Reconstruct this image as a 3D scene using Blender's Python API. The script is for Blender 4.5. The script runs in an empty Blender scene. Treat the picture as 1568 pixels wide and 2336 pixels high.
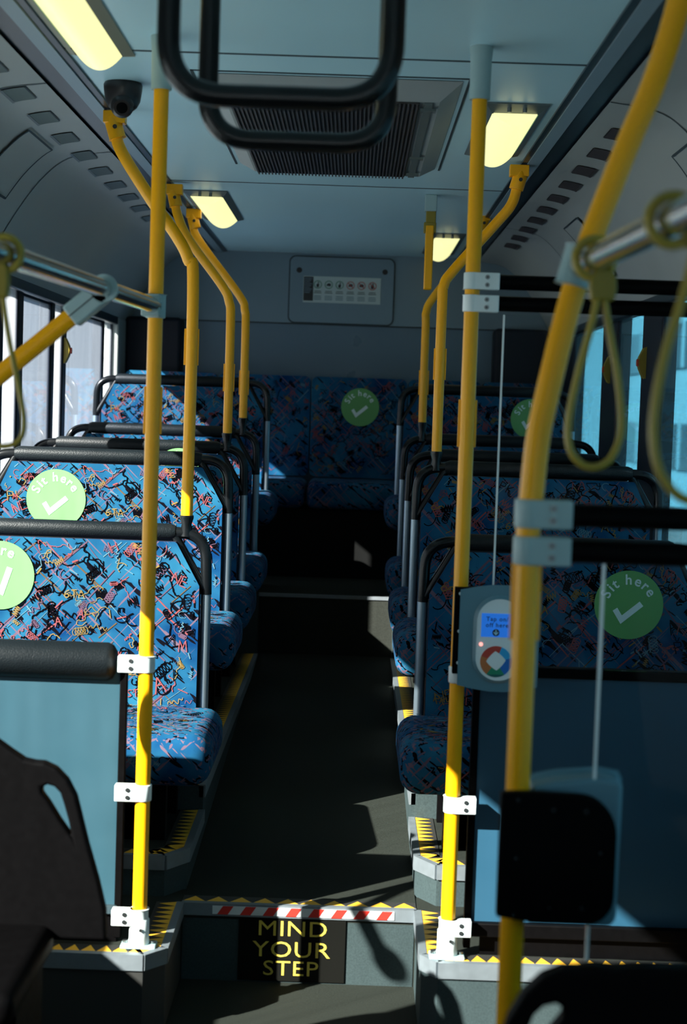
import bpy, bmesh, math, random
from mathutils import Vector, Matrix
random.seed(7)
SC = bpy.context.scene
COL = SC.collection
PI = math.pi
# ------------------------------------------------------------------ camera
W_, H_, FPX = 1568, 2336, 3700.0
CAM = Vector((0, 0, 1.42))
a_, b_ = 0.00489, 0.0632
F = Vector((-a_, 1, -b_)).normalized()
R0 = F.cross(Vector((0, 0, 1))).normalized()
U0 = R0.cross(F).normalized()
th = math.radians(1.95)
CR = R0 * math.cos(th) + U0 * math.sin(th)
CU = U0 * math.cos(th) - R0 * math.sin(th)
def ray(px, py):
    return F + CR * ((px - W_ / 2) / FPX) + CU * (-(py - H_ / 2) / FPX)
def at(px, py, Y):
    d = ray(px, py); return CAM + d * ((Y - CAM.y) / d.y)
def atx(px, py, X):
    d = ray(px, py); return CAM + d * ((X - CAM.x) / d.x)
def atz(px, py, Z):
    d = ray(px, py); return CAM + d * ((Z - CAM.z) / d.z)
cam = bpy.data.cameras.new('camera'); camo = bpy.data.objects.new('camera', cam); COL.objects.link(camo)
cam.sensor_fit = 'VERTICAL'; cam.sensor_height = 36; cam.lens = FPX / H_ * 36
cam.clip_start = 0.05; cam.clip_end = 500
m = Matrix((CR, CU, -F)).transposed().to_4x4(); m.translation = CAM
camo.matrix_world = m
cam.dof.use_dof = True; cam.dof.focus_distance = 4.9; cam.dof.aperture_fstop = 4.2
SC.camera = camo
SC.view_settings.view_transform = 'Standard'; SC.view_settings.look = 'None'
SC.view_settings.gamma = 1; SC.view_settings.use_curve_mapping = False
SC.view_settings.exposure = 0.1
# ------------------------------------------------------------------ materials
def L(c):
    return tuple(((x / 255) / 12.92 if x / 255 <= .04045 else ((x / 255 + .055) / 1.055) ** 2.4) for x in c)
def mat(name, rgb, rough=.5, metal=0, noise=0, nscale=20, emit=None, spec=.5, bump=0, bscale=200, coat=0):
    m = bpy.data.materials.new(name); m.use_nodes = True
    nt = m.node_tree; p = nt.nodes['Principled BSDF']
    c = (*L(rgb), 1) if max(rgb) > 1 else (*rgb, 1)
    p.inputs['Base Color'].default_value = c
    p.inputs['Roughness'].default_value = rough; p.inputs['Metallic'].default_value = metal
    p.inputs['Specular IOR Level'].default_value = spec
    p.inputs['Coat Weight'].default_value = coat
    tc = nt.nodes.new('ShaderNodeTexCoord')
    if noise:
        n = nt.nodes.new('ShaderNodeTexNoise'); n.inputs['Scale'].default_value = nscale; n.inputs['Detail'].default_value = 5
        nt.links.new(tc.outputs['Object'], n.inputs['Vector'])
        mx = nt.nodes.new('ShaderNodeMix'); mx.data_type = 'RGBA'
        mx.inputs[6].default_value = (*[x * (1 - noise) for x in c[:3]], 1)
        mx.inputs[7].default_value = (*[min(1, x * (1 + noise)) for x in c[:3]], 1)
        nt.links.new(n.outputs['Fac'], mx.inputs[0]); nt.links.new(mx.outputs[2], p.inputs['Base Color'])
        mr = nt.nodes.new('ShaderNodeMapRange'); mr.inputs[3].default_value = max(0, rough - .08); mr.inputs[4].default_value = min(1, rough + .1)
        nt.links.new(n.outputs['Fac'], mr.inputs[0]); nt.links.new(mr.outputs[0], p.inputs['Roughness'])
    if bump:
        n2 = nt.nodes.new('ShaderNodeTexNoise'); n2.inputs['Scale'].default_value = bscale; n2.inputs['Detail'].default_value = 3
        nt.links.new(tc.outputs['Object'], n2.inputs['Vector'])
        b = nt.nodes.new('ShaderNodeBump'); b.inputs['Strength'].default_value = bump; b.inputs['Distance'].default_value = .002
        nt.links.new(n2.outputs['Fac'], b.inputs['Height']); nt.links.new(b.outputs[0], p.inputs['Normal'])
    if emit:
        p.inputs['Emission Color'].default_value = (*emit[0], 1); p.inputs['Emission Strength'].default_value = emit[1]
    return m
def glass(name, tint, gl=.08, rough=.02, dirt=None):
    m = bpy.data.materials.new(name); m.use_nodes = True; nt = m.node_tree; nt.nodes.clear()
    o = nt.nodes.new('ShaderNodeOutputMaterial'); t = nt.nodes.new('ShaderNodeBsdfTransparent'); t.inputs[0].default_value = (*tint, 1)
    g = nt.nodes.new('ShaderNodeBsdfGlossy'); g.inputs['Roughness'].default_value = rough
    fr = nt.nodes.new('ShaderNodeLayerWeight'); fr.inputs[0].default_value = .5
    pw = nt.nodes.new('ShaderNodeMath'); pw.operation = 'POWER'; pw.inputs[1].default_value = 4; nt.links.new(fr.outputs['Facing'], pw.inputs[0])
    ml = nt.nodes.new('ShaderNodeMath'); ml.operation = 'MULTIPLY_ADD'; ml.inputs[1].default_value = .8; ml.inputs[2].default_value = gl * .5; ml.use_clamp = True
    nt.links.new(pw.outputs[0], ml.inputs[0])
    mx = nt.nodes.new('ShaderNodeMixShader'); nt.links.new(ml.outputs[0], mx.inputs[0]); nt.links.new(t.outputs[0], mx.inputs[1]); nt.links.new(g.outputs[0], mx.inputs[2])
    out = mx
    if dirt:   # scratches and dust film on the pane
        d = nt.nodes.new('ShaderNodeBsdfDiffuse'); d.inputs[0].default_value = (*dirt[0], 1)
        tr = nt.nodes.new('ShaderNodeBsdfTranslucent'); tr.inputs[0].default_value = (*dirt[0], 1)
        ad = nt.nodes.new('ShaderNodeMixShader'); ad.inputs[0].default_value = .6
        nt.links.new(d.outputs[0], ad.inputs[1]); nt.links.new(tr.outputs[0], ad.inputs[2])
        tc = nt.nodes.new('ShaderNodeTexCoord'); mp = nt.nodes.new('ShaderNodeMapping'); mp.inputs['Scale'].default_value = (14, 14, 1.2)
        n = nt.nodes.new('ShaderNodeTexNoise'); n.inputs['Scale'].default_value = 2; n.inputs['Detail'].default_value = 8
        nt.links.new(tc.outputs['Object'], mp.inputs[0]); nt.links.new(mp.outputs[0], n.inputs['Vector'])
        mr = nt.nodes.new('ShaderNodeMapRange'); mr.inputs[1].default_value = .35; mr.inputs[2].default_value = .75
        mr.inputs[3].default_value = dirt[1] * .75; mr.inputs[4].default_value = dirt[1] * 1.25
        nt.links.new(n.outputs['Fac'], mr.inputs[0])
        m2 = nt.nodes.new('ShaderNodeMixShader'); nt.links.new(mr.outputs[0], m2.inputs[0]); nt.links.new(mx.outputs[0], m2.inputs[1]); nt.links.new(ad.outputs[0], m2.inputs[2])
        out = m2
    nt.links.new(out.outputs[0], o.inputs[0])
    return m
M = {}
M['yellow'] = mat('yellow_tube_paint', (.97, .43, .004), .3, spec=.35, noise=.04, nscale=6)
M['grey'] = mat('grey_plastic', (.32, .45, .46), .45, noise=.06)
M['white'] = mat('white_plastic', (.72, .80, .80), .4)
M['screw'] = mat('steel_screw', (.25, .27, .27), .35, metal=1)
M['black'] = mat('black_plastic', (.002, .0018, .002), .5, noise=.2, nscale=60, spec=.05)
M['blackrough'] = mat('black_rubber', (.003, .0035, .0035), .6, spec=.12, bump=.5, bscale=350)
M['pad'] = mat('rail_padding', (.005, .008, .010), .46, spec=.25, bump=.5, bscale=260)
M['frameblack'] = mat('black_coated_tube', (.004, .005, .006), .25, spec=.35)
M['steel'] = mat('brushed_steel', (.42, .46, .50), .3, metal=1)
M['satin'] = mat('satin_tube', (.30, .38, .44), .38, metal=.85)
M['chrome'] = mat('polished_steel', (.60, .60, .58), .16, metal=1)
M['alu'] = mat('aluminium_nosing', (.20, .23, .25), .5, metal=.5, noise=.15, nscale=40)
M['ceiling'] = mat('ceiling_laminate', (.52, .80, .88), .34, noise=.04, nscale=3)
M['cove'] = mat('cove_plastic', (.33, .365, .36), .5, bump=.25, bscale=500, noise=.05, nscale=5)
M['seam'] = mat('dark_seam', (.02, .04, .05), .6)
M['track'] = mat('glossy_dark_track', (.010, .022, .035), .3, spec=.4)
M['trackstrip'] = mat('grey_track_strip', (.22, .32, .38), .4)
M['wallgrey'] = mat('wall_panel_grey', (.05, .08, .10), .5, noise=.05)
M['pillar'] = mat('dark_window_pillar', (.008, .012, .022), .5, spec=.25)
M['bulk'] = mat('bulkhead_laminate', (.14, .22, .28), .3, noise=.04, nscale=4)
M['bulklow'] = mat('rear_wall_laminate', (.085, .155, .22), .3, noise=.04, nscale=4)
M['partitionR'] = mat('shaded_partition_laminate', (.016, .066, .112), .42, noise=.06, nscale=8)  # bluer copy of the partition laminate, shade tint put into its colour
M['partition'] = mat('partition_laminate', (.023, .068, .093), .42, noise=.06, nscale=8)
M['floor'] = mat('speckled_floor_vinyl', (.021, .024, .020), .7, noise=.55, nscale=260, spec=.08)
M['riser'] = mat('floor_riser_vinyl', (.034, .050, .052), .6, noise=.4, nscale=220, spec=.15)
M['blacktape'] = mat('black_edge_strip', (.02, .02, .018), .6)
M['yellowtape'] = mat('yellow_edge_tape', (.75, .40, .03), .5)
M['whitetape'] = mat('white_reflective_tape', (.62, .66, .66), .4)
M['redtape'] = mat('red_reflective_tape', (.6, .03, .02), .4)
M['text_yellow'] = mat('yellow_lettering', (.62, .46, .06), .5)
M['mat'] = mat('black_step_mat', (.004, .004, .003), .7, spec=.1)
M['lamp'] = mat('lit_diffuser', (.4, .4, .3), .3, emit=((1.0, .97, .46), .95))
M['lampframe'] = mat('light_frame', (.10, .13, .13), .4)
M['lampframe2'] = mat('pale_light_frame', (.35, .35, .27), .4)
M['grille'] = mat('vent_grille_dark', (.018, .016, .016), .5)
M['grillebar'] = mat('vent_grille_bar', (.06, .055, .06), .4)
M['dome'] = mat('camera_dome', (.015, .013, .014), .35)
M['domeglass'] = mat('camera_lens', (.004, .004, .004), .08)
M['strap'] = mat('strap_rubber', (.34, .25, .025), .45)
M['strapdark'] = mat('strap_clamp_rubber', (.24, .18, .012), .5)
M['green'] = mat('green_sticker', (.13, .36, .11), .55, noise=.03)
M['stickerwhite'] = mat('sticker_white', (.72, .82, .80), .5)
M['paper'] = mat('sign_white', (.45, .55, .55), .5)
M['ink'] = mat('sign_ink', (.015, .018, .02), .5)
M['signgreen'] = mat('sign_green', (.02, .16, .08), .5)
M['signred'] = mat('sign_red', (.35, .05, .04), .5)
M['screen'] = mat('blue_display', (.01, .08, .3), .2, emit=((.015, .13, .55), .8))
M['reader'] = mat('reader_shell', (.10, .22, .28), .4)
M['readerface'] = mat('reader_face', (.42, .55, .58), .3, emit=((.4, .52, .55), .12))
M['led'] = mat('lit_indicator', (.9, .3, .3), .3, emit=((1, .35, .3), 1.5))
for n_, c_ in dict(lg_red=(.55, .06, .04), lg_orange=(.55, .17, .05), lg_cyan=(.03, .42, .8), lg_blue=(.01, .17, .6), lg_green=(.01, .27, .14), lg_dkgreen=(.01, .13, .12), arrow=(.5, .8, .95)).items():
    M[n_] = mat(n_, c_, .4)
M['red'] = mat('red_plastic', (.5, .06, .03), .4)
M['edge'] = mat('polished_glass_edge', (.85, .92, .92), .25, spec=.9)  # near-white colour stands in for light gathered by the cut glass edge
M['glassclear'] = glass('clear_screen', (.95, .97, .975), .004)
M['glassL'] = glass('left_window_glass', (.90, .93, .94), .09, dirt=((.62, .66, .70), .16))
M['glassLb'] = glass('left_rear_window_glass', (.76, .80, .86), .10, dirt=((.45, .50, .56), .16))
M['glassLc'] = glass('left_rear_narrow_glass', (.98, .99, 1), .04, dirt=((.7, .75, .8), .2))
M['glassR'] = glass('right_window_tinted_glass', (.50, .70, .76), .06, dirt=((.30, .46, .50), .10))
M['seatgap'] = mat('seat_shell', (.012, .014, .03), .55)
M['cushion_side'] = mat('cushion_piping', (.01, .012, .04), .7)
# fabric: blue ground with woven streaks; the scrawls are ribbons in the cushion's own mesh
def fabric(name='graffiti_fabric', k_=0):
    m = bpy.data.materials.new(name); m.use_nodes = True; nt = m.node_tree; p = nt.nodes['Principled BSDF']
    p.inputs['Roughness'].default_value = .85; p.inputs['Specular IOR Level'].default_value = .05
    p.inputs['Sheen Weight'].default_value = 0
    tc = nt.nodes.new('ShaderNodeTexCoord')
    n = nt.nodes.new('ShaderNodeTexNoise'); n.inputs['Scale'].default_value = 7; n.inputs['Detail'].default_value = 3
    nt.links.new(tc.outputs['Object'], n.inputs['Vector'])
    r = nt.nodes.new('ShaderNodeValToRGB'); e = r.color_ramp.elements
    e[0].position = .33; e[0].color = (.0015, .030, .105, 1); e[1].position = .70; e[1].color = (.018, .120, .205, 1)
    nt.links.new(n.outputs['Fac'], r.inputs[0])
    last = r.outputs[0]
    for k, (rot, sc, col, thr, seed) in enumerate([(.9, (75, 60, 14), (.002, .002, .005), .66, 1), (-.75, (110, 80, 4.5), (.12, .075, .11), .69, 9), (.78, (110, 80, 5), (.13, .085, .12), .70, 4)]):
        m0 = nt.nodes.new('ShaderNodeMapping'); m0.inputs['Rotation'].default_value = (0, rot, 0); nt.links.new(tc.outputs['Object'], m0.inputs[0])
        mp = nt.nodes.new('ShaderNodeMapping'); mp.inputs['Scale'].default_value = sc; mp.inputs['Location'].default_value = (seed, seed, seed)
        nn = nt.nodes.new('ShaderNodeTexNoise'); nn.inputs['Scale'].default_value = 1; nn.inputs['Detail'].default_value = 1
        nt.links.new(m0.outputs[0], mp.inputs[0]); nt.links.new(mp.outputs[0], nn.inputs['Vector'])
        st = nt.nodes.new('ShaderNodeMapRange'); st.inputs[1].default_value = thr - .02 - k_; st.inputs[2].default_value = thr - k_; nt.links.new(nn.outputs['Fac'], st.inputs[0])
        mx = nt.nodes.new('ShaderNodeMix'); mx.data_type = 'RGBA'; nt.links.new(st.outputs[0], mx.inputs[0]); nt.links.new(last, mx.inputs[6]); mx.inputs[7].default_value = (*col, 1)
        last = mx.outputs[2]
    nt.links.new(last, p.inputs['Base Color'])
    return m
M['fabric'] = fabric(); M['cushion_fabric'] = fabric('graffiti_cushion_fabric', .045)
M['scr_black'] = mat('scrawl_black', (.0015, .0015, .003), .9, spec=.03)
M['scr_pink'] = mat('scrawl_pink', (.22, .055, .06), .9, spec=.1)
M['scr_rose'] = mat('scrawl_rose_thread', (.10, .055, .09), .9, spec=.1)
M['scr_yellow'] = mat('scrawl_yellow', (.20, .13, .04), .9, spec=.1)
M['scr_pale'] = mat('scrawl_pale_blue', (.08, .17, .22), .9, spec=.1)
M['scr_brown'] = mat('scrawl_brown', (.10, .06, .03), .9, spec=.1)
FAB = ['fabric', 'scr_black', 'scr_pink', 'scr_rose', 'scr_yellow', 'scr_pale', 'scr_brown']
M['ext_white'] = mat('pale_render_wall', (.72, .74, .76), .8, noise=.08, nscale=.6)
M['ext_grey'] = mat('grey_concrete', (.42, .47, .50), .8, noise=.15, nscale=.5)
M['ext_dark'] = mat('dark_window_glass', (.04, .09, .12), .2)
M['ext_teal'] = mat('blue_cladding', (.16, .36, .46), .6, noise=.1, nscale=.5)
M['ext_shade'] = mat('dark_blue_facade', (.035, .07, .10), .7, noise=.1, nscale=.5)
M['asphalt'] = mat('asphalt', (.13, .17, .19), .9, noise=.15, nscale=3)
# ------------------------------------------------------------------ mesh builder
class MB:
    def __init__(s): s.v = []; s.f = []; s.m = []; s.sm = []
    def add(s, vs, fs, mi=0, smooth=False):
        o = len(s.v); s.v += [Vector(v) for v in vs]
        for f in fs: s.f.append([o + i for i in f]); s.m.append(mi); s.sm.append(smooth)
        return s
    def box(s, x0, x1, y0, y1, z0, z1, mi=0):
        vs = [(x, y, z) for x in (x0, x1) for y in (y0, y1) for z in (z0, z1)]
        return s.add(vs, [(0, 1, 3, 2), (4, 6, 7, 5), (0, 4, 5, 1), (2, 3, 7, 6), (0, 2, 6, 4), (1, 5, 7, 3)], mi)
    def tube(s, pts, r, n=16, mi=0, cap=True, flat=None):
        pts = [Vector(p) for p in pts]; k = len(pts); rs = r if isinstance(r, (list, tuple)) else [r] * k
        vs = []; ref = None
        for i, p in enumerate(pts):
            t = (pts[min(i + 1, k - 1)] - pts[max(i - 1, 0)]).normalized()
            if ref is None:
                ref = Vector((0, 1, 0)) if abs(t.y) < .9 else Vector((1, 0, 0))
            u = (ref - t * ref.dot(t)).normalized(); w = t.cross(u); ref = u
            for j in range(n):
                a = 2 * PI * j / n; fu = 1 if flat is None else flat
                vs.append(p + (u * math.cos(a) + w * math.sin(a) * fu) * rs[i])
        fs = [(i * n + j, i * n + (j + 1) % n, (i + 1) * n + (j + 1) % n, (i + 1) * n + j) for i in range(k - 1) for j in range(n)]
        s.add(vs, fs, mi, True)
        if cap:
            s.add(vs[:n], [tuple(range(n))[::-1]], mi); s.add(vs[-n:], [tuple(range(n))], mi)
        return s
    def prism(s, outline, d, mi=0, side=None, smooth=False):
        """outline: list of 3d points (planar), extruded by vector d"""
        o = [Vector(p) for p in outline]; n = len(o); d = Vector(d)
        s.add(o, [tuple(range(n))], mi); s.add([p + d for p in o], [tuple(range(n))[::-1]], mi)
        s.add(o + [p + d for p in o], [(i, (i + 1) % n, n + (i + 1) % n, n + i) for i in range(n)], mi if side is None else side, smooth)
        return s
    def ring(s, outer, inner, d, mi=0):
        n = len(outer); o = [Vector(p) for p in outer]; i_ = [Vector(p) for p in inner]; d = Vector(d)
        vs = o + i_ + [p + d for p in o] + [p + d for p in i_]
        fs = []
        for k in range(n):
            q = (k + 1) % n
            fs += [(k, q, n + q, n + k), (2 * n + k, 3 * n + k, 3 * n + q, 2 * n + q), (k, 2 * n + k, 2 * n + q, q), (n + k, n + q, 3 * n + q, 3 * n + k)]
        return s.add(vs, fs, mi)
    def ribbon(s, pts, w, lift, mi, fn):
        """flat strip along 2D pts, placed on a surface by fn(x, z, lift)"""
        k = len(pts); A = []; B = []
        for i in range(k):
            t = Vector(pts[min(i + 1, k - 1)]) - Vector(pts[max(i - 1, 0)])
            if t.length < 1e-7: t = Vector((1, 0))
            t.normalize(); nrm = Vector((-t.y, t.x)) * w / 2
            p = Vector(pts[i]); A.append(fn(*(p + nrm), lift)); B.append(fn(*(p - nrm), lift))
        return s.add(A + B, [(i, i + 1, k + i + 1, k + i) for i in range(k - 1)], mi)
    def text(s, body, size, fn, mi=0, align='CENTER', spacing=1.0, bold=0.0):
        c = bpy.data.curves.new('t', 'FONT'); c.body = body; c.size = size; c.align_x = align; c.resolution_u = 3; c.space_character = spacing; c.offset = bold
        o = bpy.data.objects.new('t', c); COL.objects.link(o)
        dg = bpy.context.evaluated_depsgraph_get(); dg.update()
        me = bpy.data.meshes.new_from_object(o.evaluated_get(dg))
        s.add([fn(v.co.x, v.co.y) for v in me.vertices], [tuple(p.vertices) for p in me.polygons], mi)
        bpy.data.objects.remove(o); bpy.data.curves.remove(c); bpy.data.meshes.remove(me)
        return s
    def build(s, name, mats, parent=None, bevel=0, seg=2, origin=None, recalc=True):
        if isinstance(mats, str): mats = [mats]
        if parent is not None:
            org = Vector((0, 0, 0)); q = parent
            while q is not None: org += q.location; q = q.parent
            loc = Vector((0, 0, 0))
            off = org
        else:
            if origin is None:
                xs = [v.x for v in s.v]; ys = [v.y for v in s.v]; zs = [v.z for v in s.v]
                origin = Vector(((min(xs) + max(xs)) / 2, (min(ys) + max(ys)) / 2, min(zs)))
            off = Vector(origin); loc = off
        me = bpy.data.meshes.new(name)
        me.from_pydata([v - off for v in s.v], [], s.f)
        for p, mi, sm in zip(me.polygons, s.m, s.sm): p.material_index = mi; p.use_smooth = sm
        for k in mats: me.materials.append(M[k])
        if recalc or bevel:
            bm = bmesh.new(); bm.from_mesh(me)
            if recalc: bmesh.ops.recalc_face_normals(bm, faces=bm.faces)
            if bevel:
                bmesh.ops.remove_doubles(bm, verts=bm.verts, dist=1e-5)
                es = [e for e in bm.edges if len(e.link_faces) == 2 and e.calc_face_angle(0) > .6]
                r_ = bmesh.ops.bevel(bm, geom=es, offset=bevel, segments=seg, profile=.5, affect='EDGES', clamp_overlap=True)
                for f_ in r_['faces']: f_.smooth = True
            bm.to_mesh(me); bm.free()
        o = bpy.data.objects.new(name, me); COL.objects.link(o)
        if parent is not None: o.parent = parent
        o.location = loc
        return o
def tag(o, label, cat, group=None):
    o['label'] = label; o['category'] = cat
    if group: o['group'] = group
    return o
def thing(name, loc, label, cat, group=None):
    o = bpy.data.objects.new(name, None); o.empty_display_size = .05; COL.objects.link(o); o.location = loc
    return tag(o, label, cat, group)
def struct(o): o['kind'] = 'structure'; return o
def smooth_path(pts, n=8, iters=0):
    """Catmull-Rom through the points"""
    P = [Vector(p) for p in pts]; P = [P[0] * 2 - P[1]] + P + [P[-1] * 2 - P[-2]]; out = []
    for i in range(1, len(P) - 2):
        for k in range(n):
            t = k / n; a, b, c, d = P[i - 1], P[i], P[i + 1], P[i + 2]
            out.append(.5 * ((2 * b) + (c - a) * t + (2 * a - 5 * b + 4 * c - d) * t * t + (3 * b - a - 3 * c + d) * t ** 3))
    out.append(P[-2]); return out
def fillet_path(pts, rad, n=8):
    P = [Vector(p) for p in pts]; out = [P[0]]
    for i in range(1, len(P) - 1):
        r = rad[i - 1] if isinstance(rad, (list, tuple)) else rad
        a = (P[i - 1] - P[i]).normalized(); b = (P[i + 1] - P[i]).normalized()
        A = P[i] + a * r; B = P[i] + b * r
        for k in range(n + 1):
            t = k / n; out.append(A * (1 - t) ** 2 + P[i] * 2 * t * (1 - t) + B * t * t)
    out.append(P[-1]); return out
def rrect(cx, cz, w, h, r, n=6):
    o = []
    for (sx, sz, a0) in ((1, 1, 0), (-1, 1, PI / 2), (-1, -1, PI), (1, -1, 1.5 * PI)):
        for k in range(n + 1):
            a = a0 + PI / 2 * k / n
            o.append((cx + sx * (w / 2 - r) + r * math.cos(a), cz + sz * (h / 2 - r) + r * math.sin(a)))
    return o
CX = -.095                      # bus centre line
LW, RW = -1.22, 1.03            # inner wall faces
ZC = 2.22                       # ceiling
# ------------------------------------------------------------------ structure
YF, YB = -1.5, 8.46
# floors
LO = [(LW, YF), (RW, YF), (RW, 3.56), (.229, 3.56), (.194, 3.61), (.194, 3.935), (-.386, 3.935), (-.386, 3.593), (-.43, 3.54), (LW, 3.54)]
f = MB(); f.prism([(x, y, -.05) for x, y in LO], (0, 0, .05)); struct(f.build('floor', 'floor', bevel=0))
f = MB(); f.prism([(LW, 3.54, 0), (-.43, 3.54, 0), (-.386, 3.593, 0), (-.386, 4.05, 0), (LW, 4.05, 0)], (0, 0, .19), 0, 1)
f.v and struct(f.build('floor_platform_left', ['floor', 'blacktape']))
f = MB(); f.prism([(RW, 3.56, 0), (.229, 3.56, 0), (.194, 3.61, 0), (.194, 4.05, 0), (RW, 4.05, 0)], (0, 0, .19), 0, 1)
struct(f.build('floor_platform_right', ['floor', 'riser']))
# aisle: step then gentle ramp, rear step
f = MB(); f.prism([(-.386, 3.935, 0), (-.386, 6.95, 0), (-.386, 6.95, .36), (-.386, 4.3, .20), (-.386, 3.935, .19)], (.58, 0, 0), 0, 0)
struct(f.build('floor_aisle', 'floor'))
f = MB(); f.box(-.386, .194, 6.95, 7.7, 0, .616); struct(f.build('floor_rear_step', 'floor'))
def plinth(side, z, y0, y1, ch=.05, name='floor_plinth'):
    xi = -.386 if side < 0 else .194; xw = LW if side < 0 else RW
    f = MB(); f.prism([(xw, y0, 0), (xi + side * ch, y0, 0), (xi, y0 + ch * 1.6, 0), (xi, y1, 0), (xw, y1, 0)], (0, 0, z), 0, 1)
    return struct(f.build(name, ['floor', 'riser']))
for sd in (-1, 1):
    s_ = 'left' if sd < 0 else 'right'
    plinth(sd, .29, 3.985, 4.46, name='floor_plinth_' + s_); plinth(sd, .36, 4.46, 6.9, .0, 'floor_plinth_' + s_); plinth(sd, .616, 6.9, 7.7, .0, 'floor_plinth_' + s_)
f = MB(); f.box(LW, RW, 7.7, 8.46, 0, .94); struct(f.build('floor_bench_riser', 'blackrough'))
# nosings and warning edges
def edge_strip(pts, z, inward, name, hgt=.032, zig=True, up=1, n_per=.036, w=.05):
    """aluminium nosing along a floor edge with a black/yellow saw-tooth strip just behind it"""
    a = MB(); pts3 = [Vector((x, y, 0)) for x, y in pts]
    for i in range(len(pts3) - 1):
        p, q = pts3[i], pts3[i + 1]; t = (q - p).normalized(); nn = Vector((t.y, -t.x, 0)) * (1 if inward > 0 else -1)
        o = [p - nn * .006, q - nn * .006, q + nn * .012, p + nn * .012]
        a.prism([Vector((v.x, v.y, z - hgt)) for v in o], (0, 0, hgt + .004))
        if zig:
            L_ = (q - p).length; k = max(1, round(L_ / n_per))
            s0, s1 = p + nn * .012, q + nn * .012
            a.add([s0 + Vector((0, 0, z + .002)), s1 + Vector((0, 0, z + .002)), s1 + nn * w + Vector((0, 0, z + .002)), s0 + nn * w + Vector((0, 0, z + .002))], [(0, 1, 2, 3)], 1)
            for j in range(k):
                u0 = s0 + t * (L_ * j / k); u1 = s0 + t * (L_ * (j + 1) / k); um = (u0 + u1) / 2 + nn * w * .85
                zz = Vector((0, 0, z + .003)); a.add([u0 + zz, u1 + zz, um + zz], [(0, 1, 2)], 2)
    return struct(a.build(name, ['alu', 'blacktape', 'yellowtape'], recalc=False))
edge_strip([(-.386, 3.935), (-.386, 3.593), (-.43, 3.54), (LW, 3.54)], .19, 1, 'trim_1')
edge_strip([(.194, 3.935), (.194, 3.61), (.229, 3.56), (RW, 3.56)], .19, -1, 'trim_2')
e = edge_strip([(-.386, 3.935), (.194, 3.935)], .19, -1, 'trim_3', hgt=.027, n_per=.06)
edge_strip([(-.386, 4.46), (-.386, 4.065), (-.436, 3.985), (-.9, 3.985)], .29, 1, 'trim_4')
edge_strip([(.194, 4.46), (.194, 4.065), (.244, 3.985), (RW, 3.985)], .29, -1, 'trim_5')
edge_strip([(.194, 6.9), (.194, 4.46)], .36, -1, 'trim_6')
edge_strip([(-.386, 6.9), (-.386, 4.46)], .36, 1, 'trim_7')
edge_strip([(-.386, 6.95), (.194, 6.95)], .616, -1, 'trim_8', hgt=.010, zig=False)
# ceiling
f = MB(); f.box(-.69, .50, YF, YB + .1, ZC, ZC + .03); struct(f.build('ceiling', 'ceiling'))
f = MB(); f.box(-1.35, 1.16, YF, YB + .2, 2.30, 2.34); struct(f.build('ceiling_roof_skin', 'wallgrey'))
for i, (yy, w) in enumerate([(3.745, .010), (5.87, .008)]):
    f = MB(); f.box(-.69, .50, yy, yy + w, ZC - .0015, ZC + .002); struct(f.build('trim_seam', 'seam'))
PROF = [(0, .0), (.11, -.012), (.24, -.035), (.325, -.10), (.40, -.20), (.465, -.31), (.51, -.40)]   # offset outwards from .69 edge, drop from ceiling
def cove_xz(side, t):
    """point on the cove profile, t in 0..6 (piecewise smooth)"""
    P = [Vector((a, b, 0)) for a, b in PROF]; P = [P[0] * 2 - P[1]] + P + [P[-1] * 2 - P[-2]]
    i = min(int(t), 5) ; u = t - i; i += 1
    a, b, c, d = P[i - 1], P[i], P[i + 1], P[i + 2]
    q = .5 * ((2 * b) + (c - a) * u + (2 * a - 5 * b + 4 * c - d) * u * u + (3 * b - a - 3 * c + d) * u ** 3)
    x = CX + side * (.595 + q.x); return x, ZC + q.y
for side in (-1, 1):
    f = MB(); n = 30; ts = [1 + 5 * k / n for k in range(n + 1)]
    vs = []
    for y in (YF, YB):
        for t in ts:
            x, z = cove_xz(side, t); vs.append((x, y, z))
    m_ = n + 1; f.add(vs, [(i, i + 1, m_ + i + 1, m_ + i) for i in range(n)], 0, True)
    # outer skin gives it thickness
    f.box(min(CX + side * .60, CX + side * 1.105), max(CX + side * .60, CX + side * 1.105), YF, YB, ZC + .02, ZC + .03)
    struct(f.build('trim_cove', 'cove', recalc=False))
    xa = CX + side * .595
    f = MB()
    def xb(a, b): p, q = xa + side * a, xa + side * b; return min(p, q), max(p, q)
    f.box(*xb(0, .018), YF, YB, ZC - .006, ZC + .01, 0)
    f.box(*xb(.018, .055), YF, YB, ZC - .010, ZC + .01, 1)
    f.box(*xb(.055, .112), YF, YB, ZC - .004, ZC + .01, 0)
    struct(f.build('trim_track', ['track', 'trackstrip']))
    # cove panel seams
    for ys in (5.18, 4.1) if side < 0 else (4.1, 6.9):
        f = MB(); vs = []
        for t in [1 + 5 * k / 24 for k in range(25)]:
            x, z = cove_xz(side, t); vs += [(x - side * .0015, ys, z - .0015), (x - side * .0015, ys + .008, z - .0015)]
        f.add(vs, [(2 * i, 2 * i + 1, 2 * i + 3, 2 * i + 2) for i in range(24)])
        struct(f.build('trim_seam', 'seam'))
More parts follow.
